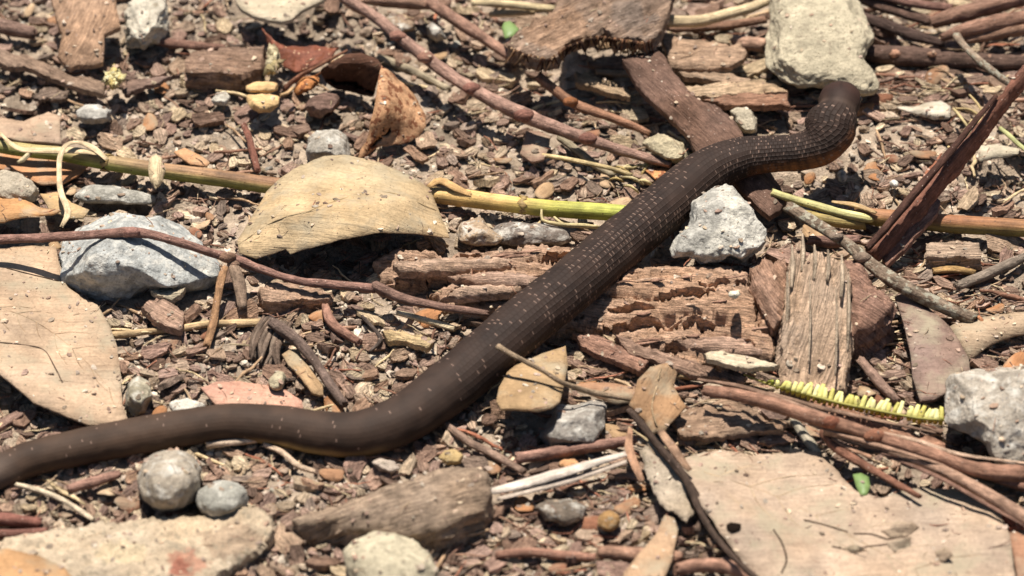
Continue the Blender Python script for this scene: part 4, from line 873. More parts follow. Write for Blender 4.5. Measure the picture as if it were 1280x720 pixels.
twig('bark_curl', 'tan rolled strip along the top of the cracked pale leaf', [(826,540,2.0),(838,556,2.0),(850,573,1.9),(862,588,1.8)], [5,7,6,4], col='#9f7555', flat=.5, cat='bark')

# ---- the green stalk (in front-left, passes under the leaf and the snake)
def stalkcol(stops):
    xs = [s[0] for s in stops]; cs = np.array([hx(s[1]) for s in stops])
    ys = np.array([hx(s[2]) for s in stops])
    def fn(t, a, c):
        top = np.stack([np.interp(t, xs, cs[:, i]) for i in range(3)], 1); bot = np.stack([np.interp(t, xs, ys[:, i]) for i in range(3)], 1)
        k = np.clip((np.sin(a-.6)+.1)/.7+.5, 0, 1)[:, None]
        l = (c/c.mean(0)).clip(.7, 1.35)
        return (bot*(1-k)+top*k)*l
    return fn
sk = thing('green_stalk', 'green and brown plant stalk lying across the ground under leaf and snake', 'stalk', 400, 225)
stick('stem', [(-30,176,1.1),(0,183,1.1),(40,189,1.1),(80,193,1.1),(133,203,1.1),(200,213,1.1),(270,222,1.1),(350,233,.9),(440,240,.7),(530,243,.8),(575,247,1.0),(620,253,1.1),(680,260,1.1),(740,264,1.0),(800,268,.9),(850,272,.6)],
      [9,9.5,10,10.5,11,11.5,12,12,11,11.5,13,12,12,12,11,9], mat='stalk', sides=16, rough=.04, ridge=.03, parent=sk,
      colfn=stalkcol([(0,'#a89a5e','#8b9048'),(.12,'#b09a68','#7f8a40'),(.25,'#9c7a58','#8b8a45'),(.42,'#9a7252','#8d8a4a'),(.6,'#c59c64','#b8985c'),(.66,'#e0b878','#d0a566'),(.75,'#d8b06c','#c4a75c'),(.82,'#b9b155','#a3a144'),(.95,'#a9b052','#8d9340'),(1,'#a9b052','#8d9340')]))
for px_ in ((133,203),(655,257)):
    stick('node', [(px_[0]-3,px_[1]-.5,1.1),(px_[0]+3,px_[1]+.5,1.1)], [12,12], col='#a68a58', mat='stalk', sides=16, parent=sk, cov=False)
stick('peeling_sheath', [(0,166,1.7),(12,178,1.8),(28,187,1.75),(60,188,1.75),(95,188,1.7),(120,192,1.7)], [2,3,5,6,6,3], col='#d6bd96', mat='pale_straw', flat=.3, parent=sk)
stick('peeling_sheath', [(77,283,1.3),(85,265,1.5),(76,240,1.7),(74,215,1.9),(75,196,2.1),(83,181,2.2),(100,178,2.0),(118,186,1.8),(133,199,1.7)], [2.5,4.5,4,3.5,3.5,3.5,4,5,3], col='#dcc39e', mat='pale_straw', flat=.35, parent=sk)
stick('peeling_sheath', [(38,191,1.6),(28,200,1.7),(22,203,1.7)], [3,3,1.5], col='#dccaa2', mat='pale_straw', parent=sk)
sheet('dry_bract', [(187,197),(195,192),(203,197),(206,212),(203,226),(195,235),(188,226),(184,212)], z=1.9, thick=.1, dome=.35, col='#d9c19a', mat='pale_straw', ang=85, res=4, parent=sk)
stick('split_flap', [(535,234,1.4),(550,226,1.6),(572,236,1.5),(590,244,1.4)], [4,6,6,3], col='#dcb27a', mat='pale_straw', flat=.4, parent=sk)
hero(230, 215, 'the green stalk'); hero(680, 260, 'the yellow green end of the stalk')
rk = thing('brown_stalk', 'brown stalk with a pale green split tip right of the snake neck', 'stalk', 1150, 275)
stick('stem', [(1070,268,1.0),(1100,272,1.0),(1140,275,1.0),(1190,280,1.0),(1240,283,1.0),(1310,287,1.0)], [11,12.5,13,13,13,12], mat='stalk', sides=16, rough=.04, ridge=.03, parent=rk,
      colfn=stalkcol([(0,'#a87a55','#8c7a45'),(.4,'#94603f','#7c6a3a'),(1,'#a87a52','#8c7f45')]))
stick('stem', [(965,240,1.3),(985,247,1.3),(1020,257,1.3),(1050,266,1.3),(1078,272,1.25),(1090,275,1.1)], [5,5.5,6,6,6,4], mat='stalk', col='#cfc585', parent=rk)
stick('peeling_sheath', [(1040,252,1.5),(1068,256,1.6),(1095,266,1.5)], [2,4,3], mat='pale_straw', col='#cfae80', flat=.5, parent=rk)
stick('stem', [(985,262,.9),(1020,272,.9),(1050,277,.9),(1080,280,.9)], [5,8,9,8], mat='stalk', col='#a08a52', parent=rk)
hero(1150, 275, 'the brown stalk')
twig('green_shoot', 'thin pale green stem under the bark ribbon at the right edge', [(1250,160),(1262,170),(1274,181),(1290,194)], [3,3.5,3.5,3], lift=.8, col='#b9b77c', mat='stalk', cat='stem')
tc_ = twig('tendril', 'tangle of thin straw tendrils left of the bark ribbon', [(1192,136,1.0),(1202,148,1.3),(1212,164,1.2),(1208,178,.8)], 2.2, col='#d2bd8c', mat='pale_straw', cat='tendril')
for p_ in ([(1212,119,1.4),(1222,130,1.5),(1228,143,1.3),(1222,158,1.0)], [(1194,136,1.1),(1212,137,1.3),(1226,146,1.3)], [(1205,175,1.0),(1198,186,.7),(1185,184,.6)], [(1215,150,1.2),(1202,170,1.0),(1190,188,.6)]):
    stick('strand', p_, 1.8, col='#cdb482', mat='pale_straw', sides=6, parent=tc_)
tg = twig('straw_tangle', 'wispy straw strands lying against the snake beside the stalk', [(677,194,.7),(705,198,.9),(735,204,1.0),(765,211,.9),(790,219,.7)], 3, col='#cdb687', mat='pale_straw', cat='straw')
for i in range(10):
    x0, y0 = rnd.uniform(760, 800), rnd.uniform(208, 238); a = rnd.uniform(-.9, .5); l_ = rnd.uniform(18, 34)
    stick('strand', [(x0,y0,.5),(x0+l_*.5*math.cos(a),y0+l_*.5*math.sin(a)-4,.9),(x0+l_*math.cos(a),y0+l_*math.sin(a),.5)], [1.2,2,1.2], col=rnd.choice(['#d6c290','#c7ad74','#e0cf9f']), mat='pale_straw', sides=6, parent=tg)
rt = twig('rootlet', 'pale branching rootlet beneath the yellow green end of the stalk', [(677,262,1.4),(678,275,1.3),(692,279,1.2),(705,281,1.1),(730,282,1.0),(748,284,.8)], [1.5,2.5,3,3,3.5,2.5], col='#d3c08f', mat='pale_straw', cat='root')
stick('rootlet_branch', [(692,271,1.2),(700,278,1.1),(712,284,.9)], [2,2.4,1.5], col='#cdb88a', mat='pale_straw', sides=6, parent=rt)
stick('rootlet_branch', [(676,277,1.1),(665,287,.9),(650,302,.6)], [2,2,1.4], col='#b9a27c', mat='pale_straw', sides=6, parent=rt)

# ---- yellow compound leaflet comb
cb = thing('compound_leaf', 'row of small bright yellow leaflets on a thin stem beside the grey speckled rock', 'leaf', 1070, 505)
stick('rachis', [(930,468,1.2),(960,480,1.3),(1000,491,1.4),(1050,504,1.5),(1100,514,1.5),(1150,523,1.5),(1186,525,1.4)], [1.2,1.4,1.7,1.8,1.8,1.7,1.4], col='#9a9148', mat='leaflet', parent=cb)
cx = np.linspace(952, 1183, 36)
for i, x in enumerate(cx):
    y = float(np.interp(x, [930,960,1000,1050,1100,1150,1186], [468,480,491,504,514,523,525])); g = min(1, (x-940)/60)
    L_ = (16.5+rnd.uniform(-3.5, 2))*g*(1 if x < 1150 else .95); w_ = 3.4*(.6+.4*g)+rnd.uniform(-.8, .4); sl = rnd.uniform(.5, 7)
    if rnd.random() < .04: continue
    cc = '#8f9330' if g < .45 else rnd.choice(['#dfd588', '#d0c674', '#e4dc9a', '#bfb45f'])
    sheet('leaflet', [(x-w_,y-1),(x-w_+sl*.5,y-L_*.6),(x-w_*.6+sl,y-L_),(x+w_*.6+sl,y-L_+1.2),(x+w_+sl*.5,y-L_*.55),(x+w_*.9,y-.5)], z=[1.5,1.62,1.72,1.72,1.62,1.5], thick=.05, col=cc, mat='leaflet', res=5, rag=.15, amp=.02, dome=.05, parent=cb, spread=.05)
    if g > .5:
        sheet('leaflet', [(x-w_,y+1),(x-w_*.6-1,y+L_*.32),(x+w_*.6-1,y+L_*.36),(x+w_*.9,y+1)], z=[1.45,1.2,1.2,1.45], thick=.05, col=rnd.choice(['#c4b64a','#b3a83e','#cfc052']), mat='leaflet', res=5, rag=.15, amp=.02, parent=cb, spread=.05)
hero(1070, 500, 'the yellow leaflets')
def green(label, poly, z):
    leaf('green_leaflet', label, poly, z=z, thick=.05, col='#748a52', mat='fresh_green', res=4, rag=.1, dome=.12, amp=.02, spread=.05)
green('tiny fresh green leaf beside the cracked pale leaf', [(1066,593),(1076,591),(1086,596),(1088,608),(1084,618),(1076,621),(1070,608)], 1.3)
green('tiny light green leaf tip left of the broken bark piece', [(627,34),(630,28),(637,26),(644,31),(650,38),(642,46),(631,48)], 2.2)

# ---- seed and husk
sp = thing('split_seed', 'yellow split seed pod with two rounded halves near the curled leaf', 'seed pod', 328, 122)
for n_, pl, hh in (('upper_half', [(307,107),(318,102),(338,101),(348,104),(350,114),(340,118),(318,117),(307,114)], 1.5), ('lower_half', [(308,118),(320,117),(345,118),(352,120),(349,133),(338,141),(325,142),(313,135),(308,126)], 1.3)):
    rock('seed_half', pl, h=hh, depth=.6, col='#d9b582', mat='pale_straw', sub=4, rough=.1, facets=5, cut=(.75,.95), parent=sp, boxy=.6, spread=.15)
stick('seed_stalk', [(350,119,1.3),(358,117,1.2),(366,110,1.2)], [2,3,2], col='#b58a55', sides=7, parent=sp)
hero(330, 120, 'the yellow split seed')
def husk(label, cx, cy, w_, h_, cols, z0=1.5, n=13):
    hk = thing('seed_husk', label, 'husk', cx, cy)
    rock('husk_core', ell(cx, cy, w_*.32, h_*.36, 12, .15), h=z0, depth=.9, col=cols[0], mat='pale_straw', sub=4, rough=.3, facets=5, parent=hk, fs=3)
    for i in range(n):
        a = rnd.uniform(0, 6.28); r1 = rnd.uniform(.1, .3); x, y = cx+w_*r1*math.cos(a), cy+h_*r1*math.sin(a); l_ = rnd.uniform(.22, .4)*h_; b_ = math.atan2(math.sin(a)*h_, math.cos(a)*w_)+rnd.uniform(-.6, .6)
        ux, uy = math.cos(b_), math.sin(b_); q = l_*rnd.uniform(.25, .42)
        sheet('bract', [(x-ux*l_*.5, y-uy*l_*.5), (x-uy*q, y+ux*q), (x+ux*l_*.35-uy*q*.7, y+uy*l_*.35+ux*q*.7), (x+ux*l_*.7, y+uy*l_*.7), (x+ux*l_*.3+uy*q*.7, y+uy*l_*.3-ux*q*.7), (x+uy*q, y-ux*q)],
              z=[z0+.5, z0+.55, z0+.3, z0+rnd.uniform(-.1, .3), z0+.3, z0+.5], thick=.05, dome=.12, col=rnd.choice(cols), mat='pale_straw', res=4, rag=.7, amp=.12, gs=(3, 3), parent=hk)
husk('frayed pale yellow husk lying on the bark strip in the upper left', 143, 97, 34, 34, ['#d6c892','#c8b67c','#b9a56a','#e2d6a8'])
husk('frayed greenish beige husk standing left of the curled leaf', 342, 76, 28, 48, ['#b5a888','#a6976f','#c6b996','#8f8062'])

# ================================================================== stones
def stone(label, poly, short=None, **kw):
    o = rock(kw.pop('name', 'stone'), poly, label=label, cat='stone', **kw)
    if short: hero(*np.mean(poly, 0), short)
    return o
stone('pale angular rock resting against the right side of the snake', [(865,253),(878,238),(893,228),(908,227),(921,231),(937,243),(950,257),(955,280),(957,303),(950,317),(930,334),(913,324),(895,328),(877,330),(860,321),(840,322),(838,312),(842,300),(853,290),(862,282)], h=2.8, depth=.55, col='#c2bdb4', facets=12, cut=(.7,.93), rough=.06, short='the pale angular rock', seed=3, sub=6, fs=2.2,
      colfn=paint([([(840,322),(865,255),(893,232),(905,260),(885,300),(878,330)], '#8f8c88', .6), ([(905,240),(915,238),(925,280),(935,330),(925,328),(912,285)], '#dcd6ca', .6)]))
stone('large flat blue grey stone under the thin twig at the left', [(72,318),(73,298),(92,280),(110,270),(140,261),(165,262),(190,267),(212,272),(230,281),(248,296),(262,311),(274,332),(272,352),(266,366),(250,374),(222,378),(190,376),(150,378),(125,374),(100,366),(80,350)], h=.9, depth=.7, col='#b0b1b0', facets=10, cut=(.6,.9), rough=.05, short='the blue grey stone', seed=21, sub=6, boxy=.6)
stone('flat grey stone half buried behind the blue grey stone', [(94,244),(104,234),(117,230),(150,233),(180,238),(200,246),(202,258),(150,256),(100,254)], h=.6, depth=.6, col='#a5a199', facets=8)
stone('large lumpy cream rock at the top edge behind the snake head', [(962,-22),(1072,-22),(1080,0),(1086,20),(1097,47),(1087,63),(1080,78),(1092,90),(1098,105),(1097,118),(1084,128),(1065,124),(1040,117),(1015,114),(995,115),(980,108),(968,99),(953,83),(952,62),(955,45),(962,27)], h=1.6, depth=.3, col='#c9bda4', mat='pale_stone', facets=5, cut=(.8,.95), rough=.035, tilt=10, short='the large cream rock', seed=8, sub=6, boxy=.55, fs=2)
stone('grey speckled rock at the right edge beside the yellow leaflets', [(1187,488),(1190,475),(1196,467),(1225,460),(1262,455),(1310,456),(1310,578),(1262,578),(1244,578),(1235,565),(1230,552),(1210,540),(1186,530),(1184,508)], h=2.0, depth=.6, col='#b3a89c', facets=10, cut=(.6,.9), short='the grey speckled rock', seed=14, sub=6, boxy=.55)
stone('rough white rock near the top edge at the left', [(150,12),(158,2),(170,-10),(208,-10),(210,20),(213,40),(200,56),(185,64),(170,62),(157,60),(152,40)], h=1.4, depth=.7, col='#ded4c2', mat='pale_stone', facets=12, rough=.14, short='the rough white rock', fs=2.4, seed=4)
stone('small light grey stone amid the crumbs in the upper left', [(94,138),(105,130),(125,130),(143,136),(142,152),(128,157),(105,155),(96,148)], h=.9, col='#b2ada7', facets=8)
stone('tiny white stone right of the small light grey stone', [(263,125),(270,115),(282,113),(289,122),(285,133),(268,132)], h=.8, col='#ccc4b8', sub=4)
stone('angular dark brown stone beside the orange flake of the curled leaf', [(380,135),(388,120),(405,114),(422,117),(427,128),(418,141),(400,150),(386,146)], h=1.0, col='#7b5e52', mat='bark', facets=10, rough=.08)
stone('light grey stone left of the base of the curled leaf', [(380,190),(383,172),(395,162),(415,158),(433,165),(441,180),(440,200),(410,208),(388,203)], h=.8, col='#a79f95', facets=8)
stone('cream pitted stone behind the snake next to the diagonal twig', [(800,178),(808,168),(822,164),(840,172),(856,180),(866,192),(864,203),(845,208),(828,202),(812,194)], h=1.0, col='#cbbd9f', mat='pale_stone', facets=8, rough=.1)
stone('cream stone behind the snake neck right of the leaning bark', [(912,138),(922,133),(940,134),(948,148),(946,166),(930,168),(918,155)], h=1.0, col='#c8bca6', mat='pale_stone', facets=8)
stone('blocky brown grey rock under the end of the large tan leaf', [(567,282),(572,274),(588,270),(605,272),(615,280),(630,298),(622,306),(595,308),(575,303)], h=1.0, col='#ab947d', facets=9, cut=(.6,.9))
stone('flat dull grey rock beneath the yellow green end of the stalk', [(610,290),(622,280),(650,276),(685,279),(712,288),(722,303),(700,308),(650,308),(618,304)], h=.7, col='#847870', facets=8)
stone('pale crusted stone at the left edge under the orange tan leaf', [(-20,212),(0,211),(20,214),(38,224),(50,240),(46,254),(20,256),(-20,252)], h=1.3, col='#c4b7a4', mat='pale_stone', facets=8, rough=.1)
stone('grey flat stone in the shade below the stubby tan leaf', [(664,550),(676,530),(690,512),(702,505),(722,503),(745,500),(762,505),(755,530),(745,551),(720,560),(690,562)], h=.8, col='#9b938c', facets=10, cut=(.6,.9), short='the grey flat stone')
stone('rounded grey pebble with a dark shadow in front of the snake', ell(213,600,39,36,18,.02), h=1.1, depth=.9, col='#a89c8e', mat='granite', facets=5, cut=(.85,.97), rough=.04, short='the rounded grey pebble')
stone('smaller blue grey pebble right of the rounded grey pebble', ell(277,624,32,22,16,.04), h=.9, depth=.9, col='#a3a098', facets=4, cut=(.85,.97), rough=.04)
stone('smooth cream stone at the bottom edge left of centre', [(432,690),(445,677),(468,668),(492,669),(515,678),(535,694),(545,712),(540,740),(450,740),(436,712)], h=1.4, depth=.8, col='#d0c4aa', mat='pale_stone', facets=7, rough=.04, short='the smooth cream stone')
stone('tiny yellowish stone in front of the snake bend', [(548,572),(556,563),(570,562),(580,570),(577,580),(560,581)], h=.8, col='#c8ac7c', mat='pale_stone', sub=4)
stone('white chip stone below the lowest point of the snake bend', [(462,578),(475,573),(492,577),(502,586),(490,592),(472,588)], h=.7, col='#d5c3b3', mat='pale_stone', sub=4)
stone('tiny orange stone under the white splinter', [(697,580),(705,573),(718,574),(726,582),(716,590),(702,588)], h=.7, col='#d8a477', mat='pale_stone', sub=4)
stone('round ochre stone in the bottom crumbs right of centre', ell(761,651,14,12,12,.05), h=.8, col='#b08a5d', mat='pale_stone', sub=4, facets=4)
stone('dark flat stone in the bottom crumbs left of the ochre stone', [(668,634),(684,626),(712,624),(732,634),(728,648),(706,657),(682,650)], h=.5, col='#766a5f', facets=8)
stone('olive grey stone left of the broad flat leaf edge and the snake', [(155,492),(158,478),(172,470),(186,478),(190,496),(182,516),(168,520),(158,510)], h=.8, col='#9b9280', facets=8)
stone('white pebble tucked behind the hind end of the snake', ell(232,508,24,10,12,.06), h=.7, col='#ded7cb', mat='pale_stone', sub=4)
stone('pale pebble just above the low bend of the snake', ell(347,477,12,12,12,.1), h=.7, col='#cbbda0', mat='pale_stone', sub=4)
stone('bright white crumb on top of the rotten log', ell(918,368,7,6,9,.15), h=3.1, col='#ece3cf', mat='pale_stone', sub=3)
stone('white round pebble left of the foot of the bark ribbon', ell(1118,230,6,6,9,.08), h=.7, col='#e8e4da', mat='pale_stone', sub=3)
stone('greyish pebble in the shade of the snake head', ell(1052,221,7,9,9,.2), h=.6, col='#9d948b', sub=3)
stone('pinkish grey stone near the top edge left of the diagonal twig', [(532,32),(540,25),(552,35),(560,50),(545,54),(534,45)], h=.8, col='#9c948c', facets=6, sub=4)
stone('lumpy brown stone left of the top twig pair', [(478,20),(500,18),(520,28),(522,40),(500,44),(482,36)], h=.8, col='#a38c78', facets=6, sub=4)

# ================================================================== loose litter
def slabvar(seed, asp=.5, th=.14, na=11, rough=.12, bend=.1, jag=.18):
    """a flat chip with broken outline, unit length"""
    r = np.random.default_rng(seed)
    a = np.sort((np.arange(na)+r.uniform(-.3, .3, na))/na*2*math.pi)
    pw = r.uniform(2.2, 4)
    R = (np.abs(np.cos(a))**pw+np.abs(np.sin(a))**pw)**(-1/pw)*r.uniform(1-jag, 1+jag, na)*.5
    V = [[0, 0, 0]]
    for fr, zz in ((.55, 0), (1, -.0)):
        for k in range(na): V.append([R[k]*math.cos(a[k])*fr, R[k]*math.sin(a[k])*asp*fr, zz+r.normal(0, rough*th)])
    top = len(V)
    for k in range(na): V.append([R[k]*math.cos(a[k])*r.uniform(.88, 1.04), R[k]*math.sin(a[k])*asp*r.uniform(.88, 1.04), -th*r.uniform(.75, 1.2)])
    V.append([0, 0, -th]); V = np.array(V); V[:, 2] += -bend*(V[:, 0]**2)*r.choice([-1, 1])*2+.03*vn(V*6, seed)
    V[0, 2] += r.normal(0, rough*th)
    f = []
    for k in range(na):
        j = (k+1) % na
        f += [[0, 1+k, 1+j], [1+k, 1+na+k, 1+na+j], [1+k, 1+na+j, 1+j], [1+na+k, top+k, top+j], [1+na+k, top+j, 1+na+j], [len(V)-1, top+j, top+k]]
    return V, np.array(f)
def crumbvar(seed, sub=1, rough=.6, flat=.6):
    v, f = ICO[sub]; r = np.random.default_rng(seed); v = v.copy()
    for k in range(9):
        n = r.normal(size=3); n /= np.linalg.norm(n); d = v@n-r.uniform(.3, .8); v -= np.where(d > 0, d, 0)[:, None]*n
    v = v*(1+rough*fbm(v*1.3, seed, 3)[:, None])
    return v*np.array([.55, .42, .42*flat]), f
def twigvar(seed, n=7, s=6, rad=.036, bend=.16):
    r = np.random.default_rng(seed); t = np.linspace(-.5, .5, n); y = bend*fbm(st(t*2, 0*t, seed), seed, 2); z = bend*.4*fbm(st(t*2, 0*t+4, seed), seed+1, 2)
    V = []; f = []
    for i in range(n):
        rr = rad*(1-.4*abs(t[i])*2)*r.uniform(.8, 1.2)
        for k in range(s):
            a = k/s*2*math.pi; V.append([t[i]+r.normal(0, .004), y[i]+rr*math.cos(a)*r.uniform(.85, 1.15), z[i]+rr*math.sin(a)])
    for i in range(n-1):
        for k in range(s):
            a, b = i*s+k, i*s+(k+1) % s; f += [[a, b, b+s], [a, b+s, a+s]]
    for k in range(1, s-1): f += [[0, k+1, k], [(n-1)*s, (n-1)*s+k, (n-1)*s+k+1]]
    return np.array(V), np.array(f)
def leafvar(seed, asp=.55, na=14):
    r = np.random.default_rng(seed); V = []; f = []; m = 4
    a = np.arange(na)/na*2*math.pi; R = .5*(1+.22*fbm(st(np.cos(a)*1.5, np.sin(a)*1.5, seed), seed, 3))
    cu = r.uniform(.3, 1.1); tw = r.uniform(-.5, .5)
    for side in (0, 1):
        V.append([0, 0, 0])
        for fr in (.35, .7, 1):
            for k in range(na): V.append([R[k]*fr*math.cos(a[k]), R[k]*fr*asp*math.sin(a[k]), 0])
    V = np.array(V); z = -cu*V[:, 1]**2*2+tw*V[:, 0]*V[:, 1]+.05*fbm(V*3, seed, 3); V[:, 2] = z; h = len(V)//2; V[h:, 2] -= .025
    for s in (0, 1):
        o = s*h
        for k in range(na):
            j = (k+1) % na; q = [[o, o+1+k, o+1+j]]
            for m in (0, 1): a0, b0 = o+1+m*na+k, o+1+m*na+j; q += [[a0, a0+na, b0+na], [a0, b0+na, b0]]
            f += [x[::-1] if s else x for x in q]
    for k in range(na):
        j = (k+1) % na; a0, b0 = 1+2*na+k, 1+2*na+j; f += [[a0, a0+h, b0+h], [a0, b0+h, b0]]
    return V, np.array(f)

def rotm(yaw, pitch, roll):
    cy, sy, cp, sp_, cr, sr = math.cos(yaw), math.sin(yaw), math.cos(pitch), math.sin(pitch), math.cos(roll), math.sin(roll)
    return np.array([[cy, -sy, 0], [sy, cy, 0], [0, 0, 1]])@np.array([[cp, 0, sp_], [0, 1, 0], [-sp_, 0, cp]])@np.array([[1, 0, 0], [0, cr, -sr], [0, sr, cr]])

PAL = {
 'chip': ['#a98c76', '#97786a', '#b59a80', '#8d6f5e', '#a4826c', '#c0a688', '#8a7466', '#a0806f', '#7a6052'],
 'clod': ['#a08b7b', '#ae9987', '#937f6d', '#b8a491', '#826e5c', '#a3897a', '#c0ad99'],
 'pebble': ['#b5aea3', '#a39b90', '#c7bfb0', '#8f8880', '#d3c9b6', '#b3a48e'],
 'twig': ['#9a7762', '#b79a7a', '#835f4d', '#a98a6c', '#c9b089', '#6f5243', '#a06850'],
 'scrap': ['#b8966f', '#a57c5b', '#c9a983', '#94664c', '#b98358']}
WORD = {'#a98c76':'tan','#97786a':'brown','#b59a80':'pale tan','#8d6f5e':'dark brown','#a4826c':'brown','#c0a688':'pale tan','#8a7466':'grey brown','#a0806f':'pinkish brown','#7a6052':'dark brown',
 '#a08b7b':'grey brown','#ae9987':'grey brown','#937f6d':'brown','#b8a491':'pale grey brown','#826e5c':'dark brown','#a3897a':'brown','#c0ad99':'pale grey brown',
 '#b5aea3':'light grey','#a39b90':'grey','#c7bfb0':'whitish','#8f8880':'dark grey','#d3c9b6':'cream','#b3a48e':'beige',
 '#9a7762':'brown','#b79a7a':'tan','#835f4d':'dark brown','#c9b089':'straw coloured','#6f5243':'dark brown','#a06850':'reddish','#a98a6c':'tan','#b8966f':'tan','#a57c5b':'brown','#c9a983':'pale tan','#94664c':'reddish brown','#b98358':'orange brown'}
VAR = {'chip': [slabvar(i, asp=rnd.uniform(.3, .75), th=rnd.uniform(.1, .22)) for i in range(22)],
       'clod': [crumbvar(40+i, 2) for i in range(12)], 'pebble': [crumbvar(80+i, 2, .45, .65) for i in range(8)],
       'twig': [twigvar(120+i) for i in range(12)], 'scrap': [leafvar(160+i, rnd.uniform(.4, .8)) for i in range(10)]}
MK = {'chip': 'bark', 'clod': 'soil', 'pebble': 'granite', 'twig': 'twig_bark', 'scrap': 'dry_leaf'}
NM = {'chip': ('wood_chip', 'wood chip', 'loose wood chips in the litter', 'wood chip'), 'clod': ('soil_clod', 'soil clod', 'loose soil clods', 'soil clod'), 'pebble': ('pebble', 'pebble', 'small pebbles in the litter', 'pebble'),
      'twig': ('twig', 'twig', 'small loose twigs', 'twig'), 'scrap': ('leaf_scrap', 'leaf scrap', 'small dry leaf scraps', 'leaf')}
# where the photo's litter runs coarse and which way its pieces lie: (x0,y0,x1,y1, kinds weights, yaw mean deg, spread)
def zone(x, y):
    if x > 620 and y < 150: return dict(chip=.5, twig=.35, clod=.1, pebble=.03, scrap=.06), 0, .3, 1.25
    if x > 1090 and y < 250: return dict(chip=.35, twig=.25, clod=.3, pebble=.08, scrap=.04), .2, 1.0, 1.0
    if x > 980 and 280 < y < 480: return dict(chip=.55, twig=.25, clod=.12, pebble=.03, scrap=.06), -.1, .5, 1.25
    if 680 < x < 1200 and 400 < y < 570: return dict(chip=.45, twig=.35, clod=.1, pebble=.03, scrap=.08), -.35, .4, 1.2
    if 550 < x < 900 and y >= 560: return dict(chip=.42, twig=.25, clod=.2, pebble=.07, scrap=.06), .1, .7, 1.1
    if x < 620 and y > 560: return dict(chip=.2, twig=.08, clod=.62, pebble=.08, scrap=.03), 0, 2, 1.15
    if x < 620 and y > 380: return dict(chip=.36, twig=.14, clod=.38, pebble=.08, scrap=.04), .3, 1.2, 1.1
    return dict(chip=.28, twig=.07, clod=.52, pebble=.11, scrap=.03), .1, 1.3, 1.0
def pick(wt):
    r = rnd.random()*sum(wt.values())
    for k, v_ in wt.items():
        r -= v_
        if r <= 0: return k
    return 'chip'
def size_for(k, big):
    if k == 'chip': return rnd.uniform(18, 46) if big else rnd.triangular(5, 30, 10)
    if k == 'clod': return rnd.uniform(11, 24) if big else rnd.triangular(4, 19, 7)
    if k == 'pebble': return rnd.uniform(10, 20) if big else rnd.triangular(3, 10, 5)
    if k == 'twig': return rnd.uniform(36, 80) if big else rnd.triangular(12, 56, 20)
    return rnd.uniform(18, 40) if big else rnd.uniform(8, 20)
def pose(k, x, y, L, sc_, ym, ys):
    s = L*SPX*sc_
    yaw = rnd.gauss(ym, ys)+(math.pi if rnd.random() < .5 else 0)
    if k in ('clod', 'pebble'): R = rotm(rnd.uniform(0, 6.28), rnd.uniform(-.6, .6), rnd.uniform(-.6, .6)); lift = s*.18
    elif k == 'chip': R = rotm(yaw, rnd.gauss(0, .22), rnd.gauss(0, .3)); lift = .12+s*rnd.uniform(.05, .3)
    elif k == 'twig': R = rotm(yaw, rnd.gauss(0, .1), 0); lift = .12+rnd.uniform(0, .35)
    else: R = rotm(yaw, rnd.gauss(0, .2), rnd.gauss(0, .25)); lift = .15+s*.2
    return s, R, lift
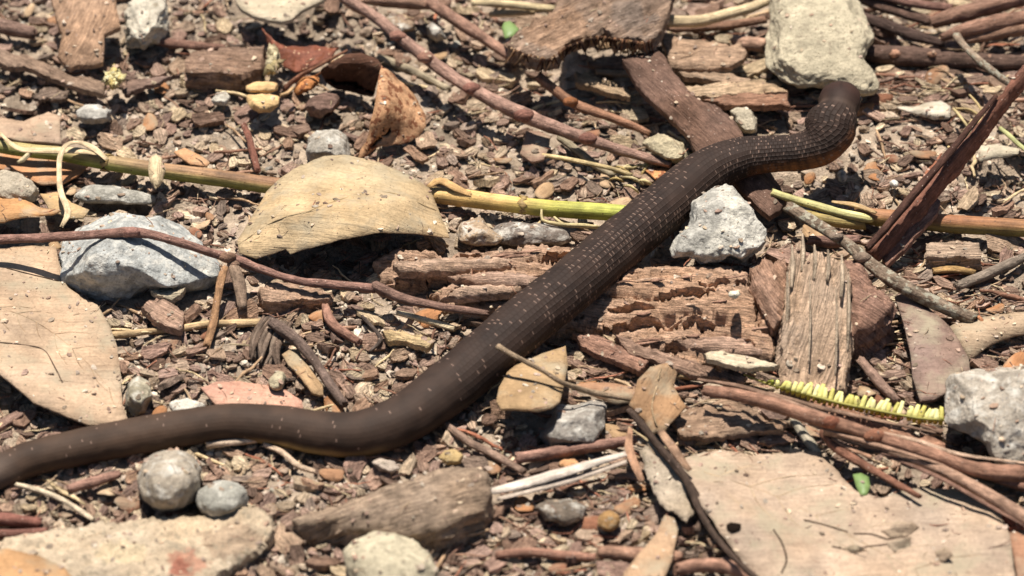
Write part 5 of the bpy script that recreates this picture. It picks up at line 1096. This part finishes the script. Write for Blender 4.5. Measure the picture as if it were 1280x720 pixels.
# --- individuals: the largest loose pieces, each an object of its own
COUNT = dict(chip=290, clod=150, pebble=28, twig=150, scrap=60)
MES = {}
for k in VAR:
    MES[k] = []
    for i, (v, f) in enumerate(VAR[k]):
        tint = 1+.28*fbm(v*4+i, i, 2)[:, None]*np.ones((1, 3))
        MES[k].append(mesh_from(NM[k][0], v, f, MK[k], tint, v[:, :2]*2.2, k != 'chip' and k != 'clod'))
def near(x, y):
    b = min(HEROES, key=lambda h: (h[0]-x)**2+((h[1]-y)*1.2)**2)
    dx, dy = x-b[0], y-b[1]
    rel = ('right of' if dx > 0 else 'left of') if abs(dx) > abs(dy) else ('below' if dy > 0 else 'above')
    return rel, b[2], math.hypot(dx, dy)
placed = []
todo = dict(COUNT); tries = 0
labels_used = {}
while sum(todo.values()) and tries < 60000:
    tries += 1
    x, y = rnd.uniform(-15, 1295), rnd.uniform(-15, 735)
    wt, ym, ys, sf = zone(x, y); k = pick(wt)
    if todo[k] <= 0 or covered(x, y): continue
    if any(((x-a)/(b*1.0))**2+((y-c0)/(d*1.0))**2 < 1 for a, c0, b, d, e in PITS): continue
    L = size_for(k, True)*sf
    if any(math.hypot(x-a, (y-b)*1.4) < (L+l2)*.27 for a, b, l2 in placed): continue
    placed.append((x, y, L)); todo[k] -= 1
    s, R, lift = pose(k, x, y, L, 1, ym, ys)
    if k == 'chip': s *= .9
    p = P(x, y, lift+.05)
    o = bpy.data.objects.new(NM[k][0], rnd.choice(MES[k])); C.objects.link(o)
    from mathutils import Matrix
    o.matrix_world = Matrix.Translation(Vector(p)) @ Matrix(R.tolist()).to_4x4() @ Matrix.Diagonal((s, s, s, 1))
    ch = rnd.choice(PAL[k]); c = hx(ch)*rnd.uniform(.85, 1.12); o.color = (*c, 1)
    rel, ref, dd = near(x, y)
    lo_, hi_ = dict(chip=(24, 36), clod=(14, 20), pebble=(12, 17), twig=(45, 65), scrap=(22, 32))[k]
    szw = ('small ' if L < lo_ else 'large ' if L > hi_ else 'medium ')
    if k == 'twig': szw = 'short ' if L < 45 else 'long ' if L > 65 else ''
    dw = 'just ' if dd < 55 else 'further ' if dd > 130 else ''
    def lab(c_): return f'{szw}{WORD[c_]} {NM[k][1]} {dw}{rel} {ref}'
    l_ = lab(ch)
    for c2 in PAL[k]:
        if l_ not in labels_used: break
        ch = c2; l_ = lab(ch); o.color = (*(hx(ch)*rnd.uniform(.9, 1.1)), 1)
    if l_ in labels_used:
        hs = sorted(HEROES, key=lambda h: (h[0]-x)**2+((h[1]-y)*1.2)**2)
        for q in range(1, 5):
            l_ = f'{WORD[ch]} {NM[k][1]} between {hs[0][2]} and {hs[q][2]}'
            if l_ not in labels_used: break
    l_ = ' '.join(l_.split()[:16]) if len(l_.split()) > 16 else l_
    labels_used[l_] = 1
    tag(o, l_, NM[k][3], NM[k][2])
# --- the rest: far too many to count, joined by kind
def stuff(name, k, n, mat, label, cat_, smin=1.0, x0=-220, x1=1500, y0=-220, y1=930, lowvar=None, uniform=False, liftk=1.0):
    Vs, Fs, Ts, U = [], [], [], []; base = 0; vs = lowvar or VAR[k]
    for i in range(n):
        for _ in range(30):
            x, y = rnd.uniform(x0, x1), rnd.uniform(y0, y1); wt, ym, ys, sf = zone(x, y)
            if not uniform and rnd.random() > wt[k]*1.7: continue
            if covered(x, y) and rnd.random() < .75: continue
            break
        L = size_for(k, False)*sf*smin; s, R, lift = pose(k, x, y, L, 1, ym, ys)
        v, f = vs[rnd.randrange(len(vs))]
        p = (x, y, lift*liftk+.03)
        Vs.append((v*s)@R.T); Fs.append(f+base); base += len(v)
        c = hx(rnd.choice(PAL[k]))*rnd.uniform(.72, 1.35); Ts.append(np.repeat(c[None, :], len(v), 0)); U.append(v[:, :2]*s*1.5)
        placed_s.append(p); cnt.append(len(v))
    pts = np.array(placed_s); c_ = P(pts[:, 0], pts[:, 1], pts[:, 2]); c_[:, 2] -= pit_depth(c_[:, 0], c_[:, 1]); V = np.concatenate(Vs)+np.repeat(c_, cnt, 0)
    placed_s.clear(); cnt.clear()
    link(name, V, np.concatenate(Fs), mat, np.concatenate(Ts), np.concatenate(U), False, None, label, cat_, None, 'stuff')
placed_s, cnt = [], []
low_crumb = [crumbvar(200+i, 1) for i in range(14)]
low_chip = [slabvar(230+i, asp=rnd.uniform(.3, .8), th=rnd.uniform(.12, .25), na=7) for i in range(16)]
low_twig = [twigvar(260+i, 5, 5, .026, .25) for i in range(12)]
stuff('soil_crumbs', 'clod', 17000, 'crumb', 'fine grey brown soil crumbs covering the ground', 'soil', lowvar=low_crumb, uniform=True)
stuff('small_chips', 'chip', 12500, 'bark', 'countless small bark and wood flakes in the litter', 'wood chips', lowvar=low_chip, uniform=True)
stuff('grit', 'pebble', 900, 'granite', 'scattered pale grit among the soil crumbs', 'grit', lowvar=low_crumb, uniform=True)
stuff('fine_twigs', 'twig', 4200, 'twig_bark', 'fine twig and root fragments strewn through the litter', 'twigs', lowvar=low_twig)

# --- dust and bits that have settled on the leaves, wood and stones
def settled(name, n, var, lo, hi, mat, label, cols, thin=False):
    bpy.context.view_layer.update(); dg = bpy.context.evaluated_depsgraph_get()
    Vs, Fs, Ts, U = [], [], [], []; base = 0; k = 0; tr = 0
    while k < n and tr < n*6:
        tr += 1
        x, y = rnd.uniform(-60, 1340), rnd.uniform(-60, 780)
        if not covered(x, y) or (covered(x-14, y) and covered(x+14, y) and covered(x, y-12) and covered(x, y+12) and rnd.random() < .8): continue
        q = P(x, y, rnd.uniform(.5, 2.0)); ok, loc, nrm, _, ob, _ = sc.ray_cast(dg, Vector((q[0], q[1], 12)), Vector((0, 0, -1)))
        if not ok or nrm.z < .6 or ob.parent == snake or ob.get('kind') == 'stuff': continue
        L = rnd.triangular(lo, hi, lo+(hi-lo)*.2)*SPX; v, f = var[rnd.randrange(len(var))]
        Rm = rotm(rnd.uniform(0, 6.28), rnd.uniform(-.25, .25), rnd.uniform(-.3, .3))
        Vs.append((v*L)@Rm.T+np.array([loc.x, loc.y, loc.z+L*(.02 if thin else .1)])); Fs.append(f+base); base += len(v)
        c = hx(rnd.choice(cols))*rnd.uniform(.6, 1.3); Ts.append(np.repeat(c[None, :], len(v), 0)); U.append(v[:, :2]*L*1.5); k += 1
    if Vs: link(name, np.concatenate(Vs), np.concatenate(Fs), mat, np.concatenate(Ts), np.concatenate(U), False, None, label, 'debris', None, 'stuff')
settled('settled_crumbs', 1600, low_crumb+low_chip, 2, 12, 'crumb', 'small crumbs settled on the leaves and wood', PAL['clod']+PAL['chip'])
settled('settled_fibres', 350, low_twig, 9, 30, 'twig_bark', 'thin fibres settled on the leaves and wood', PAL['twig'], True)

# ================================================================== ground
def ground():
    nx, ny = 640, 520
    gx = np.linspace(-36, 36, nx); gy = np.linspace(-36, 40, ny); X, Y = np.meshgrid(gx, gy)
    Z = gz(X, Y)+.05
    Z -= pit_depth(X, Y)
    Z += .16*fbm(st(X*1.1, Y*1.1, 4), 21, 4)+.09*fbm(st(X*4, Y*4, 4), 27, 3)
    edge = np.minimum(np.minimum(X+36, 36-X), np.minimum(Y+36, 40-Y)); Z -= .5*np.clip(1-edge/2, 0, 1)
    V = np.stack([X, Y, Z], -1).reshape(-1, 3)
    i = np.arange(ny-1)[:, None]*nx+np.arange(nx-1)[None, :]
    f = np.stack([i, i+1, i+nx+1, i+nx], -1).reshape(-1, 4)
    c = hx('#a08a76')[None, :]*(1+.6*fbm(V*.35, 40, 4)[:, None])
    c = c*(1-.0)
    me = mesh_from('ground', V, f, 'soil', c, V[:, :2])
    o = bpy.data.objects.new('ground', me); C.objects.link(o); tag(o, 'crumbly grey brown forest soil', None, None, 'structure')
    # the ground goes on beyond the litter to the horizon
    n = 80; R = np.concatenate([[0], np.geomspace(20, 6000, 40)]); A = np.arange(n)/n*2*math.pi
    V = [[0, 0, -1.6]]; 
    for r_ in R[1:]:
        for a in A: V.append([r_*math.cos(a), r_*math.sin(a), -1.1 if r_ > 45 else -1.6])
    V = np.array(V); f = [[0, 1+k, 1+(k+1) % n] for k in range(n)]
    for i in range(len(R)-2):
        for k in range(n): a, b = 1+i*n+k, 1+i*n+(k+1) % n; f.append([a, a+n, b+n, b])
    me = mesh_from('far_ground', V, f, 'soil', hx('#8a7666')[None, :]*np.ones((len(V), 1)), V[:, :2])
    o = bpy.data.objects.new('far_ground', me); C.objects.link(o); tag(o, 'open soil beyond the litter', None, None, 'structure')
ground()
